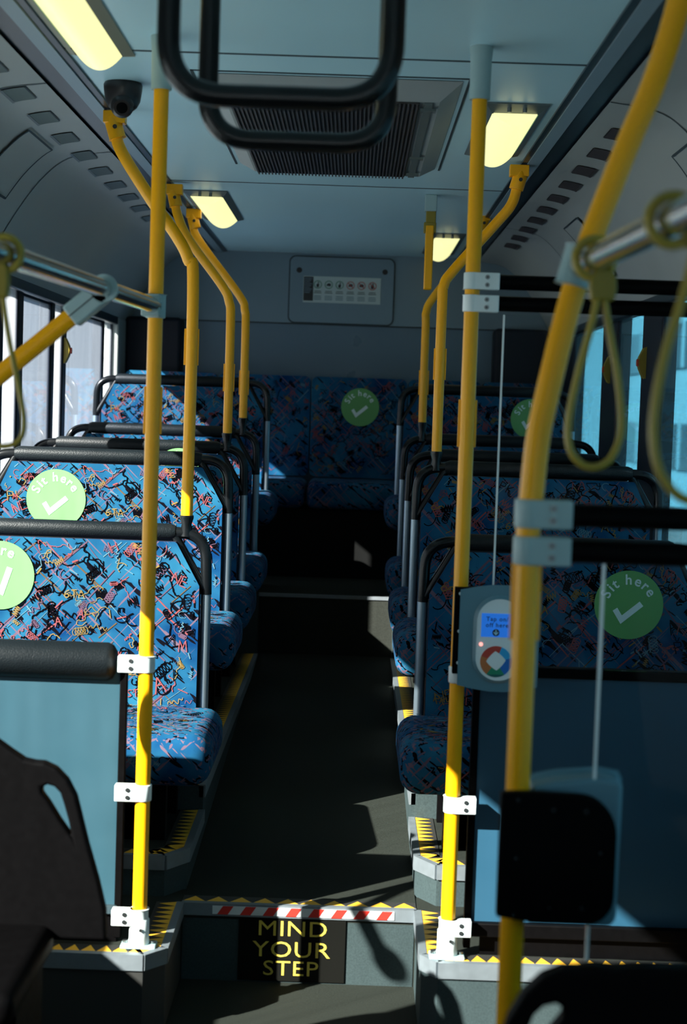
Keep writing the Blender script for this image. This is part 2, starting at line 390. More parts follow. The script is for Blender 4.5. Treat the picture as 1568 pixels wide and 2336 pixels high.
# side walls: lower panel, header, pillars
WIN_Z0, WIN_Z1 = .72, 1.82
def wall(side):
    x0, x1 = (LW - .06, LW) if side < 0 else (RW, RW + .06)
    f = MB(); f.box(x0, x1, YF, YB + .1, -.05, WIN_Z0); f.box(x0, x1, YF, YB + .1, WIN_Z1, 2.32)
    struct(f.build('wall_left' if side < 0 else 'wall_right', 'wallgrey'))
wall(-1); wall(1)
def pillar(side, y0, y1, m_='pillar', d=.006):
    x0, x1 = (LW - .05, LW + d) if side < 0 else (RW - d, RW + .05)
    f = MB(); f.box(x0, x1, y0, y1, WIN_Z0, WIN_Z1); struct(f.build('trim_pillar', m_, bevel=.006))
def window(side, y0, y1, num, g, fr=.028):
    xs = (LW - .022, LW + .002) if side < 0 else (RW - .002, RW + .022)
    f = MB()
    for (a, b, c, d) in ((y0, y1, WIN_Z0, WIN_Z0 + fr), (y0, y1, WIN_Z1 - fr, WIN_Z1), (y0, y0 + fr, WIN_Z0, WIN_Z1), (y1 - fr, y1, WIN_Z0, WIN_Z1)):
        f.box(xs[0], xs[1], a, b, c, d)
    w = struct(f.build('window_%d' % num, 'pillar'))
    f = MB(); xm = LW - .004 if side < 0 else RW + .004; f.box(xm - .002, xm + .002, y0 + fr, y1 - fr, WIN_Z0 + fr, WIN_Z1 - fr); f.build('pane', g, w)
    return w
# left windows (y spans) with dark pillars between
lw = [(1.30, 2.50), (2.56, 5.22), (5.28, 5.52), (5.58, 5.83), (5.90, 6.47), (6.53, 6.72), (6.79, 7.79), (7.82, 8.08)]
for i, (a, b) in enumerate(lw): window(-1, a, b, i + 1, 'glassL' if b < 5.6 else ('glassLb' if b - a > .4 else 'glassLc'), fr=.028 if b - a > .4 else .012)
for i in range(len(lw) - 1): pillar(-1, lw[i][1], lw[i + 1][0])
f = MB(); f.box(LW - .06, LW, YF, 1.30, WIN_Z0, WIN_Z1); struct(f.build('wall_left_sunblock', 'wallgrey'))  # unseen solid wall added in place of windows so less sun enters
f = MB(); f.box(LW - .05, LW + .035, 8.08, YB, WIN_Z0, WIN_Z1 + .02); struct(f.build('wall_left_rear_column', 'cove', bevel=.01))
rw = [(-1.4, .8), (.86, 2.6), (2.68, 4.1), (4.2, 5.5), (5.86, 6.42), (6.80, 7.72)]
for i, (a, b) in enumerate(rw): window(1, a, b, i + 11, 'glassR', fr=.014)
for i in range(len(rw) - 1): pillar(1, rw[i][1], rw[i + 1][0])
pillar(1, 7.70, YB, 'pillar', .008); pillar(1, YF, -1.4)
f = MB(); f.box(LW, LW + .012, 2.62, 3.25, 1.55, 1.82); struct(f.build('trim_sun_blocker', 'wallgrey', bevel=.003))  # unseen panel added to keep sun off the upper pole and right cushion
# roller header above windows
for side in (-1, 1):
    x = LW if side < 0 else RW
    f = MB(); f.box(min(x, x - side * .03), max(x, x - side * .03), YF, 8.3, 1.80, 1.845); struct(f.build('trim_header', 'track', bevel=.008))
# rear wall
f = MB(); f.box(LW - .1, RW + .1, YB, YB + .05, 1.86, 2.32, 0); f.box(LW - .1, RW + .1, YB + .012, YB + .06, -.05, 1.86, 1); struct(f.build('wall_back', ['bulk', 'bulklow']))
f = MB(); f.box(LW, RW, YB + .006, YB + .016, 1.853, 1.863); struct(f.build('trim_seam', 'seam'))
for (xa, xb2) in ((-1.19, -.90), (.70, .98)):
    f = MB(); f.box(xa if xa < 0 else xa, xb2, 8.32, YB + .02, .94, 1.86); struct(f.build('wall_back_corner_box', 'pillar', bevel=.02))
# front end of the bus behind the camera: dashboard wall and windscreen pillars
f = MB(); f.box(LW - .06, RW + .06, YF - .05, YF, -.05, .85); f.box(LW - .06, RW + .06, YF - .05, YF, 2.05, 2.32)
f.box(LW - .06, LW + .06, YF - .05, YF, .85, 2.05); f.box(RW - .06, RW + .06, YF - .05, YF, .85, 2.05); struct(f.build('wall_front', 'wallgrey'))
# ------------------------------------------------------------------ service panel and notice on the bulkhead
tl, br = at(664, 585, YB), at(899, 738, YB); tr = at(900, 594, YB)
pw, ph = tr.x - tl.x, tl.z - 1.865
pc = Vector(((tl.x + tr.x) / 2, YB, 1.865 + ph / 2))
root = thing('service_panel', (pc.x, YB, 1.865), 'rounded grey access panel high on the rear bulkhead', 'panel')
f = MB(); o = rrect(pc.x, pc.z, pw, ph, .03); f.prism([(x, YB - .012, z) for x, z in o], (0, .012, 0)); f.build('cover', 'bulk', root)
o2 = rrect(pc.x, pc.z, pw + .014, ph + .014, .034); f = MB(); f.ring([(x, YB - .006, z) for x, z in o2], [(x, YB - .006, z) for x, z in o], (0, .006, 0)); f.build('gasket', 'seam', root)
for px, py in ((683, 616), (879, 621)):
    c = at(px, py, YB - .012); f = MB(); f.tube([c - Vector((0, .004, 0)), c], .014, 16); f.build('latch', 'ink', root)
a, b = at(693, 630, YB - .015), at(868, 688, YB - .015)
sw, sh = b.x - a.x, .135; sx0, sz1 = a.x, a.z + .002
root = thing('passenger_notice', ((a.x + b.x) / 2, YB - .014, sz1 - sh), 'white notice of six round pictograms on the rear access panel', 'sign')
f = MB(); f.box(sx0, sx0 + sw, YB - .015, YB - .0125, sz1 - sh, sz1); f.build('sheet', 'paper', root)
f = MB(); f.box(sx0 + .002, sx0 + .052, YB - .0165, YB - .015, sz1 - sh + .008, sz1 - .003, 0)
for k in range(9):
    f.box(sx0 + .006, sx0 + .046 - (k % 3) * .006, YB - .0172, YB - .0165, sz1 - .014 - k * .009, sz1 - .011 - k * .009, 1)
f.build('heading_block', ['ink', 'bulk'], root)
f = MB(); g = MB()
for k in range(6):
    cx = sx0 + .075 + k * .0565; cz = sz1 - .042; r = .021; mi = 1 if k < 3 else 2
    O = [(cx + r * math.cos(t * PI / 12), YB - .0165, cz + r * math.sin(t * PI / 12)) for t in range(24)]
    I = [(cx + r * .82 * math.cos(t * PI / 12), YB - .0165, cz + r * .82 * math.sin(t * PI / 12)) for t in range(24)]
    f.ring(O, I, (0, .0015, 0), mi)
    # pictogram: little figure
    if k in (0, 5, 2):
        f.prism([(cx - .006, YB - .0164, cz - .014), (cx + .005, YB - .0164, cz - .014), (cx + .008, YB - .0164, cz + .001), (cx + .002, YB - .0164, cz + .006), (cx - .008, YB - .0164, cz)], (0, .0013, 0), 0)
        f.prism([(cx + .003 + .004 * math.cos(t * PI / 4), YB - .0164, cz + .01 + .004 * math.sin(t * PI / 4)) for t in range(8)], (0, .0013, 0), 0)
    else:
        f.prism([(cx - .012, YB - .0164, cz - .006), (cx + .010, YB - .0164, cz - .008), (cx + .012, YB - .0164, cz + .004), (cx, YB - .0164, cz + .009), (cx - .010, YB - .0164, cz + .002)], (0, .0013, 0), 0)
    if k >= 3:
        c_, s_ = .7 * r, .003
        f.prism([(cx - c_, YB - .0168, cz + c_ - s_), (cx - c_ + s_, YB - .0168, cz + c_), (cx + c_, YB - .0168, cz - c_ + s_), (cx + c_ - s_, YB - .0168, cz - c_)], (0, .0015, 0), 2)
    for j, ww in enumerate((.034, .040, .0, .036, .040, .038)):
        if ww: g.box(cx - ww / 2, cx + ww / 2, YB - .0165, YB - .015, sz1 - .078 - j * .0085, sz1 - .0745 - j * .0085, 0 if j < 2 else 1)
f.build('pictograms', ['ink', 'signgreen', 'signred'], root); g.build('caption_lines', ['ink', 'bulklow'], root)
# ------------------------------------------------------------------ ceiling lights
def ceiling_light(x0, x1, y0, y1, label, framem='lampframe'):
    z = ZC; root = thing('ceiling_light', ((x0 + x1) / 2, (y0 + y1) / 2, z - .03), label, 'light', 'ceiling lights')
    f = MB(); xc = (x0 + x1) / 2; w = (x1 - x0) / 2; n = 14; bulge = .035
    # frame: four sloping bars
    fw = .022; ins = [(x0 + fw, y0 + .075), (x1 - fw, y0 + .075), (x1 - fw, y1 - .05), (x0 + fw, y1 - .05)]; out = [(x0, y0), (x1, y0), (x1, y1), (x0, y1)]
    vs = [(x, y, z - .004) for x, y in out] + [(x, y, z - .016) for x, y in ins] + [(x, y, z) for x, y in out]
    f.add(vs, [(0, 1, 5, 4), (1, 2, 6, 5), (2, 3, 7, 6), (3, 0, 4, 7), (8, 9, 1, 0), (9, 10, 2, 1), (10, 11, 3, 2), (11, 8, 0, 3)]); f.build('frame', framem, root)
    f = MB(); xs0, xs1 = x0 + fw, x1 - fw; ya, yb = y0 + .07, y1 - .045; vs = []
    for y in (ya, yb):
        for k in range(n + 1):
            u = -1 + 2 * k / n; vs.append((xc + u * (xs1 - xs0) / 2, y, z - .012 - bulge * (1 - u * u)))
    f.add(vs, [(i, i + 1, n + 2 + i, n + 1 + i) for i in range(n)], 0, True)
    f.add(vs[:n + 1], [tuple(range(n + 1))], 0); f.add(vs[n + 1:], [tuple(range(n + 1))], 0)
    f.build('diffuser', 'lamp', root)
    for dx in (-.02, .02):
        f = MB(); f.tube([(xc + dx, y0 + .03, z - .02), (xc + dx, y0 + .03, z - .008)], .006, 10); f.build('screw', 'screw', root)
ceiling_light(-.70 + .015, -.535, 2.72, 3.80, 'lit ceiling light in front of the black security camera', 'lampframe2')
ceiling_light(-.675, -.505, 6.12, 7.02, 'lit ceiling light behind the air vent on the window-seat side')
ceiling_light(.31, .475, 4.22, 5.06, 'lit ceiling light beside the grey collar of the right stanchion')
ceiling_light(.31, .47, 7.30, 8.22, 'small lit ceiling light beside the hanging yellow strap')
# ------------------------------------------------------------------ roof air vent
root = thing('ceiling_air_vent', (CX, 4.7, ZC - .04), 'large rectangular ceiling vent with fine dark slats', 'vent')
x0, x1, y0, y1 = -.405, .235, 3.97, 5.40; z = ZC
f = MB(); ins = [(x0 + .05, y0 + .12), (x1 - .05, y0 + .12), (x1 - .05, y1 - .02), (x0 + .05, y1 - .02)]; out = [(x0, y0), (x1, y0), (x1, y1), (x0, y1)]
vs = [(x, y, z - .002) for x, y in out] + [(x, y, z - .03) for x, y in ins]
f.add(vs, [(0, 1, 5, 4), (1, 2, 6, 5), (2, 3, 7, 6), (3, 0, 4, 7)]); f.add(vs[4:], [(0, 1, 2, 3)]); f.build('housing', 'cove', root)
f = MB(); gx0, gx1, gy0, gy1 = x0 + .06, x1 - .10, y0 + .13, y1 - .03; f.box(gx0, gx1, gy0, gy1, z - .035, z - .0305); f.build('mesh_backing', 'grille', root)
f = MB(); n = 44
for k in range(n):
    xx = gx0 + (gx1 - gx0) * (k + .5) / n; f.box(xx - .0022, xx + .0022, gy0, gy1, z - .041, z - .035)
f.build('slats', 'grillebar', root)
f = MB(); f.box(gx1 + .012, gx1 + .032, gy0, gy1, z - .036, z - .0305)
f.build('side_rail', 'lampframe', root)
for yy in (gy0 + .05, (gy0 + gy1) / 2 + .2, gy1 - .1):
    f = MB(); f.box(gx1 + .004, gx1 + .044, yy, yy + .03, z - .042, z - .036); f.build('latch', 'lampframe', root)
f = MB(); o = []
f.box(x0 - .018, x1 + .018, y0 - .03, y0 - .022, z - .002, z); f.box(x0 - .018, x0 - .012, y0 - .03, y1 + .03, z - .002, z); f.box(x1 + .012, x1 + .018, y0 - .03, y1 + .03, z - .002, z)
f.build('gasket', 'seam', root)
# ------------------------------------------------------------------ security camera
c = atz(276, 182, ZC); cx, cy = c.x, c.y + .04; r = .049
root = thing('security_camera', (cx, cy, ZC - .08), 'black dome security camera under the ceiling', 'camera')
f = MB(); n = 24; prof = [(0, .046), (.006, .049), (.02, .048), (.045, .044), (.06, .036), (.072, .022), (.078, .0)]
vs = []
for (d, rr) in prof:
    for k in range(n): vs.append((cx + rr * math.cos(2 * PI * k / n), cy + rr * math.sin(2 * PI * k / n), ZC - d))
f.add(vs, [(i * n + k, i * n + (k + 1) % n, (i + 1) * n + (k + 1) % n, (i + 1) * n + k) for i in range(len(prof) - 1) for k in range(n)], 0, True); f.build('dome', 'dome', root)
d = (CAM - Vector((cx, cy, ZC - .05))).normalized(); d = Vector((.1, -.9, -.42)).normalized(); c0 = Vector((cx, cy, ZC - .048))
f = MB(); f.tube([c0, c0 + d * .046, c0 + d * .052], [.03, .028, .020], 24); f.build('eyeball', 'dome', root)
f = MB(); f.tube([c0 + d * .050, c0 + d * .054], .014, 20); f.build('lens', 'domeglass', root)
# ------------------------------------------------------------------ cove air vents
def ordw(k): return ['nearest the front', 'second from the front', 'third from the front', 'fourth from the front', 'fifth from the front', 'sixth from the front', 'seventh from the front', 'eighth from the front', 'ninth from the front', 'rearmost of the row'][k]
for side in (-1, 1):
    for k in range(10):
        yy = 3.78 + .335 * k if side < 0 else 4.42 + .335 * k
        f = MB(); t0, t1 = 1.42, 1.88; n = 7; L_ = .15
        def vs_strip(ya, yb, l0, l1, mi, ta=t0, tb=t1, m_=5):
            vs = []
            for q in range(m_ + 1):
                x, z = cove_xz(side, ta + (tb - ta) * q / m_); vs += [(x - side * l0, ya, z - l0), (x - side * l1, yb, z - l1)]
            f.add(vs, [(2 * q, 2 * q + 1, 2 * q + 3, 2 * q + 2) for q in range(m_)], mi)
        vs_strip(yy, yy + L_, .0025, .0025, 0)
        for j in range(n): vs_strip(yy + L_ * j / n, yy + L_ * (j + .45) / n, .003, .006, 1, t0 + .03, t1 - .03)
        vs_strip(yy, yy + L_, .003, .005, 1, t1 - .02, t1 + .04, 1)
        o = f.build('air_vent', ['seam' if side < 0 else 'grille', 'lampframe' if side < 0 else 'grillebar'], recalc=False)
        tag(o, 'small louvred vent in the cove over the %s windows, %s' % ('sunlit' if side < 0 else 'shaded', ordw(k)), 'vent', 'air vents in the %s cove' % ('sunlit' if side < 0 else 'shaded'))
# speaker / access hatches in the coves
def hatch(side, y0, y1, t0, t1, label, m_='cove', screen=False):
    root = thing('access_hatch', (cove_xz(side, (t0 + t1) / 2)[0], (y0 + y1) / 2, cove_xz(side, t1)[1]), label, 'hatch')
    f = MB(); n = 10
    def strip(ya, yb, ta, tb, lift, mi):
        vs = []
        for k in range(n + 1):
            x, z = cove_xz(side, ta + (tb - ta) * k / n); vs += [(x - side * lift, ya, z - lift), (x - side * lift, yb, z - lift)]
        f.add(vs, [(2 * i, 2 * i + 1, 2 * i + 3, 2 * i + 2) for i in range(n)], mi, True)
    strip(y0, y1, t0, t1, .003, 0)
    e = .012
    strip(y0 - e, y0, t0 - .05, t1 + .05, .005, 1); strip(y1, y1 + e, t0 - .05, t1 + .05, .005, 1)
    strip(y0, y1, t0 - .06, t0, .005, 1); strip(y0, y1, t1, t1 + .06, .005, 1)
    f.build('cover', [m_, 'seam'], root, recalc=False)
    f = MB(); strip2 = cove_xz(side, t1 - .1); f.tube([(strip2[0] - side * .004, (y0 + y1) / 2, strip2[1] - .004), (strip2[0] - side * .010, (y0 + y1) / 2, strip2[1] - .010)], .008, 10); f.build('latch', 'screw', root)
hatch(-1, 4.62, 4.95, 2.2, 3.9, 'rectangular flush hatch in the cove over the sunlit windows')
hatch(1, 4.05, 4.35, 3.0, 4.6, 'flush hatch in the shaded cove nearest the camera')
hatch(1, 6.0, 6.35, 2.6, 4.6, 'flush hatch in the shaded cove over the rear windows')
# ------------------------------------------------------------------ stanchions
TR = .0165
def clamp(root, p, side, m_='white', length=.045, hgt=.037, Y=None, r=TR, front=True):
    """collar round the tube with a flat tab to one side carrying two screws"""
    f = MB(); f.tube([p - Vector((0, 0, hgt / 2)), p + Vector((0, 0, hgt / 2))], r + .0035, 24)
    xa, xb_ = sorted((p.x, p.x + side * (r + length)))
    f.box(xa, xb_, p.y - r - .003, p.y + r * .4, p.z - hgt / 2, p.z + hgt / 2)
    c = f.build('clamp', m_, root, bevel=.002)
    for dz in (-.0085, .0085):
        g = MB(); q = Vector((p.x + side * (r + length * .35), p.y - r - .003, p.z + dz)); g.tube([q, q - Vector((0, .0022, 0))], .0052, 14); g.tube([q - Vector((0, .0022, 0)), q - Vector((0, .0026, 0))], .0022, 8, 1); g.build('screw', ['screw', 'ink'], c)
    return c
YP = 3.60
# left stanchion
pt, pb = at(370, 210, YP), at(316, 2120, YP); XL = (pt.x + pb.x) / 2
ptr, pbr = at(1095, 230, YP), at(1020, 2150, YP); XR = (ptr.x + pbr.x) / 2
def stanchion(x, label, zsleeve, gaps=None):
    root = thing('stanchion', (x, YP, .19), label, 'pole', 'floor to ceiling stanchions')
    f = MB(); f.tube([(x, YP, .20), (x, YP, ZC)], TR, 28); f.build('tube', 'yellow', root)
    f = MB(); f.tube([(x, YP, zsleeve), (x, YP, ZC - .03), (x, YP, ZC)], [.0225, .0235, .026], 28); f.build('ceiling_collar', 'grey', root)
    f = MB(); f.tube([(x, YP, .20), (x, YP, .205), (x, YP, .212), (x, YP, .255), (x, YP, .258)], [.024, .024, .0225, .0225, .0185], 28); b_ = f.build('base_socket', 'white', root)
    g = MB(); g.box(x - .04, x + .04, YP - .022, YP + .022, .19, .20); g.build('base_plate', 'grey', root, bevel=.003)
    for dx in (-.031, .031):
        g = MB(); g.tube([(x + dx, YP, .20), (x + dx, YP, .206)], .006, 8); g.build('bolt', 'screw', root)
    g = MB(); g.tube([(x + .006, YP - .022, .236), (x + .006, YP - .025, .236)], .004, 10); g.build('set_screw', 'screw', b_)
    return root
ls = stanchion(XL, 'straight yellow stanchion at the sunlit padded partition', at(368, 205, YP).z)
for py in (1514, 1807, 2090): clamp(ls, Vector((XL, YP, at(320, py, YP).z)), -1)
def half_sleeve(root, x, y, z0, z1, r=TR):
    f = MB(); f.box(x - r - .004, x + r + .004, y - .003, y + .003, z0, z1); f.build('join_fin', 'yellow', root, bevel=.001)
half_sleeve(ls, XL, YP, at(345, 990, YP).z, at(345, 882, YP).z)
rs = stanchion(XR, 'straight yellow stanchion carrying the card reader', at(1100, 228, YP).z)
for py in (642, 693): clamp(rs, Vector((XR, YP, at(1090, py, YP).z)), 1, 'white', length=.042)
for py in (1538, 1834, 2114): clamp(rs, Vector((XR, YP, at(1035, py, YP).z)), 1, 'white', length=.036)
half_sleeve(rs, XR, YP, at(1065, 1020, YP).z, at(1065, 912, YP).z)
# ------------------------------------------------------------------ partitions
# left: padded top bar, laminated panel
zt = at(140, 1505, 3.640).z
root = thing('partition_screen', ((LW + -.5) / 2, 3.640, .19), 'low sunlit blue-grey partition topped by a thick black roll', 'partition')
xr = at(283, 1800, 3.640).x - .008
zb = at(240, 2062, 3.640).z
f = MB(); f.box(LW, xr - .006, 3.632, 3.648, zb, zt); f.build('panel', 'partition', root)
xe = at(262, 1505, 3.610).x
f = MB(); f.tube([(LW, 3.640, zt), (xe - .02, 3.640, zt), (xe - .008, 3.640, zt), (xe, 3.640, zt)], [.043, .043, .038, .026], 28); f.build('padded_roll', 'pad', root)
f = MB(); f.box(xr - .006, xr + .010, 3.628, 3.652, .20, zt - .02); f.build('edge_post', 'black', root, bevel=.002)
f = MB(); f.box(LW, xr, 3.620, 3.660, zb - .018, zb + .002); f.build('bottom_rail', 'seam', root, bevel=.002)
f = MB(); f.box(LW, xr, 3.630, 3.650, .19, zb - .018); f.build('kick_board', 'black', root)
# right: panel with dark trims
zt = at(1300, 1545, 3.640).z; zb = at(1300, 2108, 3.640).z; xl = at(1078, 1800, 3.640).x
root = thing('partition_screen', ((xl + RW) / 2, 3.640, .19), 'low shaded blue partition behind the card reader', 'partition')
f = MB(); f.box(xl + .008, RW, 3.632, 3.648, zb, zt); f.build('panel', 'partitionR', root)
f = MB(); f.box(xl - .008, xl + .008, 3.626, 3.652, zb - .06, zt + .01); f.build('edge_post', 'black', root, bevel=.002)
f = MB(); f.box(xl - .008, RW, 3.622, 3.654, zt - .002, zt + .022); f.build('top_rail', 'black', root, bevel=.004)
f = MB(); f.box(xl, RW, 3.615, 3.660, zb - .03, zb + .002); f.build('bottom_rail', 'black', root, bevel=.003)
f = MB(); f.box(xl + .03, RW, 3.632, 3.648, .19, zb - .03); f.build('kick_board', 'black', root)
f = MB()
# glass screens
def glass_screen(Y, xg, z0, z1, rails, label, xrail, rr):
    root = thing('glass_screen', ((xg + RW) / 2, Y, z0), label, 'screen')
    f = MB(); f.box(xg + .004, RW, Y - .003, Y + .003, z0, z1); f.build('glass_pane', 'glassclear', root)
    f = MB(); f.box(xg, xg + .004, Y - .003, Y + .003, z0, z1); f.build('polished_edge', 'edge', root)
    for zr in rails:
        f = MB(); f.tube([(xrail, Y, zr), (RW, Y, zr)], rr, 20); f.build('rail', 'black', root)
xg = at(1136, 1030, 3.620).x
glass_screen(3.620, xg, zt + .022, at(1140, 718, 3.620).z, [at(1350, 652, 3.620).z + .001, at(1350, 702, 3.620).z + .002], 'clear glass screen above the shaded partition hung from two black rails', XR + .05, .0165)
# ------------------------------------------------------------------ near stanchion (curving outward)
YN = 2.28
pts = [(1570, -75), (1532, 70), (1488, 200), (1441, 310), (1405, 400), (1357, 525), (1321, 625), (1285, 750), (1249, 900), (1228, 1000), (1213, 1135), (1206, 1210)]
P = [at(x, y, YN) for x, y in pts]
xn = P[-1].x
P = [Vector((p.x, YN, p.z)) for p in P] + [Vector((xn, YN, z)) for z in (1.15, .9, .5, .01)]
root = thing('curved_stanchion', (xn, YN, 0), 'thick yellow stanchion nearest the camera bending outward at its top', 'pole')
f = MB(); f.tube(smooth_path([P[0] + (P[0] - P[1]) * 1.2] + P, 6), .0172, 28); f.build('tube', 'yellow', root)
zs = [at(1240, y, YN).z for y in (1172, 1256)]
for z in zs: clamp(root, Vector((xn, YN, z)), 1, 'grey', length=.042, hgt=.04, r=.0172)
half_sleeve(root, xn, YN, at(1195, 1460, YN).z, at(1195, 1285, YN).z, .0172)
f = MB(); f.tube([(xn, YN, 0), (xn, YN, .012), (xn, YN, .014), (xn, YN, .06)], [.045, .045, .026, .024], 24); f.build('base_socket', 'white', root)
zr = [at(1430, y, YN).z for y in (1180, 1262)]
xg2 = at(1366, 1500, YN).x
glass_screen(YN, xg2, at(1340, 2200, YN).z, zr[1] - .012, zr, 'clear glass screen beside the curved yellow stanchion', xn + .06, .0165)
# ------------------------------------------------------------------ card reader, facing the camera
def face(Y):
    return lambda u, v: Vector((u, Y, v))
c0 = at(1137, 1453, 3.5600); cx, cz = c0.x, c0.z
root = thing('card_reader', (cx, 3.5800, cz - .11), 'grey card reader with blue display facing the camera', 'card reader')
xl_ = at(1052, 1450, 3.5600).x; w = (cx - xl_) * 2; zt_, zb_ = at(1100, 1345, 3.5600).z, at(1100, 1562, 3.5600).z; h = zt_ - zb_
f = MB(); arc = [(xl_, zb_ + .006), (xl_, zt_ - .004)] + [(xl_ + w * t, zt_ - .004 + .012 * math.sin(PI * t)) for t in (.2, .4, .6, .8)] + [(xl_ + w, zt_ - .004), (xl_ + w, zb_ + .006)] + [(xl_ + w * (1 - t), zb_ + .006 - .012 * math.sin(PI * t)) for t in (.2, .4, .6, .8)]
f.prism([(x, 3.5400, z) for x, z in arc], (0, .035, 0)); f.build('housing', 'reader', root, bevel=.006, seg=3)
f = MB(); xb0 = at(1033, 1450, 3.6000).x; f.box(xb0, xl_ + w - .01, 3.5740, 3.6080, zb_ + .02, zt_ + .002); bp = f.build('back_plate', 'black', root, bevel=.002)
for zz in (zt_ - .012, (zt_ + zb_) / 2 + .01, zb_ + .045):
    g = MB(); g.tube([(xb0 + .012, 3.5740, zz), (xb0 + .012, 3.5710, zz)], .0035, 12); g.build('screw', 'white', bp)
cw = at(1190, 1450, 3.5400).x - at(1085, 1450, 3.5400).x; chh = at(1137, 1370, 3.5400).z - at(1137, 1556, 3.5400).z
o = rrect(cx, cz - .003, cw, chh, cw / 2 - .0005, 12); o2 = rrect(cx, cz - .003, cw + .014, chh + .014, cw / 2 + .006, 12)
f = MB(); f.ring([(x, 3.5375, z) for x, z in o2], [(x, 3.5320, z) for x, z in o], (0, .006, 0)); f.build('bezel', 'reader', root)
f = MB(); f.prism([(x, 3.5340, z) for x, z in o], (0, .008, 0)); f.build('fascia', 'readerface', root)
a, b = at(1100, 1399, 3.5300), at(1174, 1452, 3.5300); dw = b.x - a.x; dzz = .052
f = MB(); f.box(a.x, a.x + dw, 3.5325, 3.5340, a.z - dzz, a.z); scr = f.build('display', 'screen', root)
mid = a.x + dw * .5; f = MB()
f.text('Tap on/', .0135, lambda u, v: Vector((mid - .002 + u, 3.5322, a.z - .0165 + v)), 0, spacing=1.15, bold=.0002)
f.text('off here', .0135, lambda u, v: Vector((mid - .002 + u, 3.5322, a.z - .030 + v)), 0, spacing=1.15, bold=.0002); f.build('lettering', 'ink', scr, recalc=False)
f = MB(); q = Vector((mid - .004, 3.5322, a.z - .042)); r = .0078
f.prism([(q.x + r * math.cos(t * PI / 12), q.y, q.z + r * math.sin(t * PI / 12)) for t in range(24)], (0, .0002, 0), 0)
ar = [(-.0012, .006), (.0012, .006), (.0012, -.001), (.0045, .002), (.0055, .0), (0, -.0062), (-.0055, 0), (-.0045, .002), (-.0012, -.001)]
f.prism([(q.x + u, q.y - .0004, q.z + v) for u, v in ar], (0, .0003, 0), 1); f.build('arrow_icon', ['ink', 'arrow'], scr)
c = at(1098, 1470, 3.5300); f = MB(); f.tube([(c.x, 3.5340, c.z), (c.x, 3.5315, c.z)], .0042, 14); f.build('indicator_lamp', 'led', root)
# logo: coloured segments around a pale rounded diamond
c = at(1132, 1510, 3.5300); Rr = .0345; f = MB()
segs = [(70, 160, 'lg_red'), (160, 235, 'lg_orange'), (235, 305, 'lg_green'), (305, 375, 'lg_blue'), (375, 430, 'lg_cyan')]
names = [s[2] for s in segs] + ['readerface', 'lg_dkgreen']
for k, (a0, a1, nm) in enumerate(segs):
    ps = [(c.x, 3.5325, c.z)] + [(c.x + Rr * math.cos(math.radians(a0 + (a1 - a0) * t / 10)), 3.5325, c.z + Rr * math.sin(math.radians(a0 + (a1 - a0) * t / 10))) for t in range(11)]
    f.prism(ps, (0, .0015, 0), k)
dm = []
for k in range(4):
    a0 = math.radians(95 + 90 * k); a1 = math.radians(95 + 90 * (k + 1)); p0 = Vector((math.cos(a0), math.sin(a0))) * Rr * .62; p1 = Vector((math.cos(a1), math.sin(a1))) * Rr * .62; pm = (p0 + p1) / 2 * 1.22
    for t in range(6):
        t /= 6; dm.append(p0 * (1 - t) ** 2 + pm * 2 * t * (1 - t) + p1 * t * t)
f.prism([(c.x + p.x, 3.5320, c.z + p.y + .002) for p in dm], (0, .0015, 0), 5)
f.prism([(c.x + Rr * math.cos(math.radians(q)), 3.5323, c.z + Rr * math.sin(math.radians(q))) for q in range(235, 306, 7)], (0, .001, 0), 6)
f.build('round_emblem', names, root)
# second reader seen from its back, on the curved stanchion
a, b = at(1143, 1806, YN - .03), at(1398, 2108, YN - .03)
x0, x1, z1, z0 = a.x, b.x, a.z, b.z
root = thing('card_reader', ((x0 + x1) / 2, YN, z0), 'card reader seen from behind, black back plate with screws', 'card reader')
ol = [(x0, z0 + .006), (x0, z1), (x0 + .05, z1 + .002)] + [(x1 - .055 + .055 * math.sin(t), z1 - .058 + .058 * math.cos(t)) for t in [PI / 2 * k / 8 for k in range(9)]] + [(x1, z0 + .05)] + [(x1 - .04 + .04 * math.cos(t), z0 + .04 - .042 * math.sin(t)) for t in [PI / 2 * k / 8 for k in range(9)]] + [(x0 + .06, z0 - .002)]
f = MB(); f.prism([(x, YN - .036, z) for x, z in ol], (0, .018, 0)); bp = f.build('back_plate', 'black', root, bevel=.003)
for px, py in ((1182, 1824), (1263, 1847), (1338, 1851), (1370, 1946), (1327, 2072), (1253, 2070), (1171, 2087), (1177, 1957)):
    q = at(px, py, YN - .037); g = MB(); g.tube([q, q - Vector((0, .002, 0))], .0042, 12); g.tube([q - Vector((0, .002, 0)), q - Vector((0, .0022, 0))], .002, 8, 1); g.build('screw', ['frameblack', 'ink'], bp)
sx1 = at(1408, 1900, YN + .03).x; szt = at(1390, 1764, YN + .03).z; szb = at(1390, 2098, YN + .03).z
xh = xn + .019; ol = [(xh, szb), (xh, szt - .015), (xh + .04, szt - .006), (sx1 - .03, szt), (sx1 - .004, szt - .004), (sx1, szt - .012), (sx1 - .001, szb + .01), (sx1 - .01, szb)]
f = MB(); f.prism([(x, YN - .006, z) for x, z in ol], (0, .05, 0)); f.build('housing', 'reader', root, bevel=.008, seg=3)
f = MB(); f.box(xn + .022, x1 - .02, YN - .018, YN - .006, z0 + .02, z1 - .02); f.build('gasket', 'black', root)
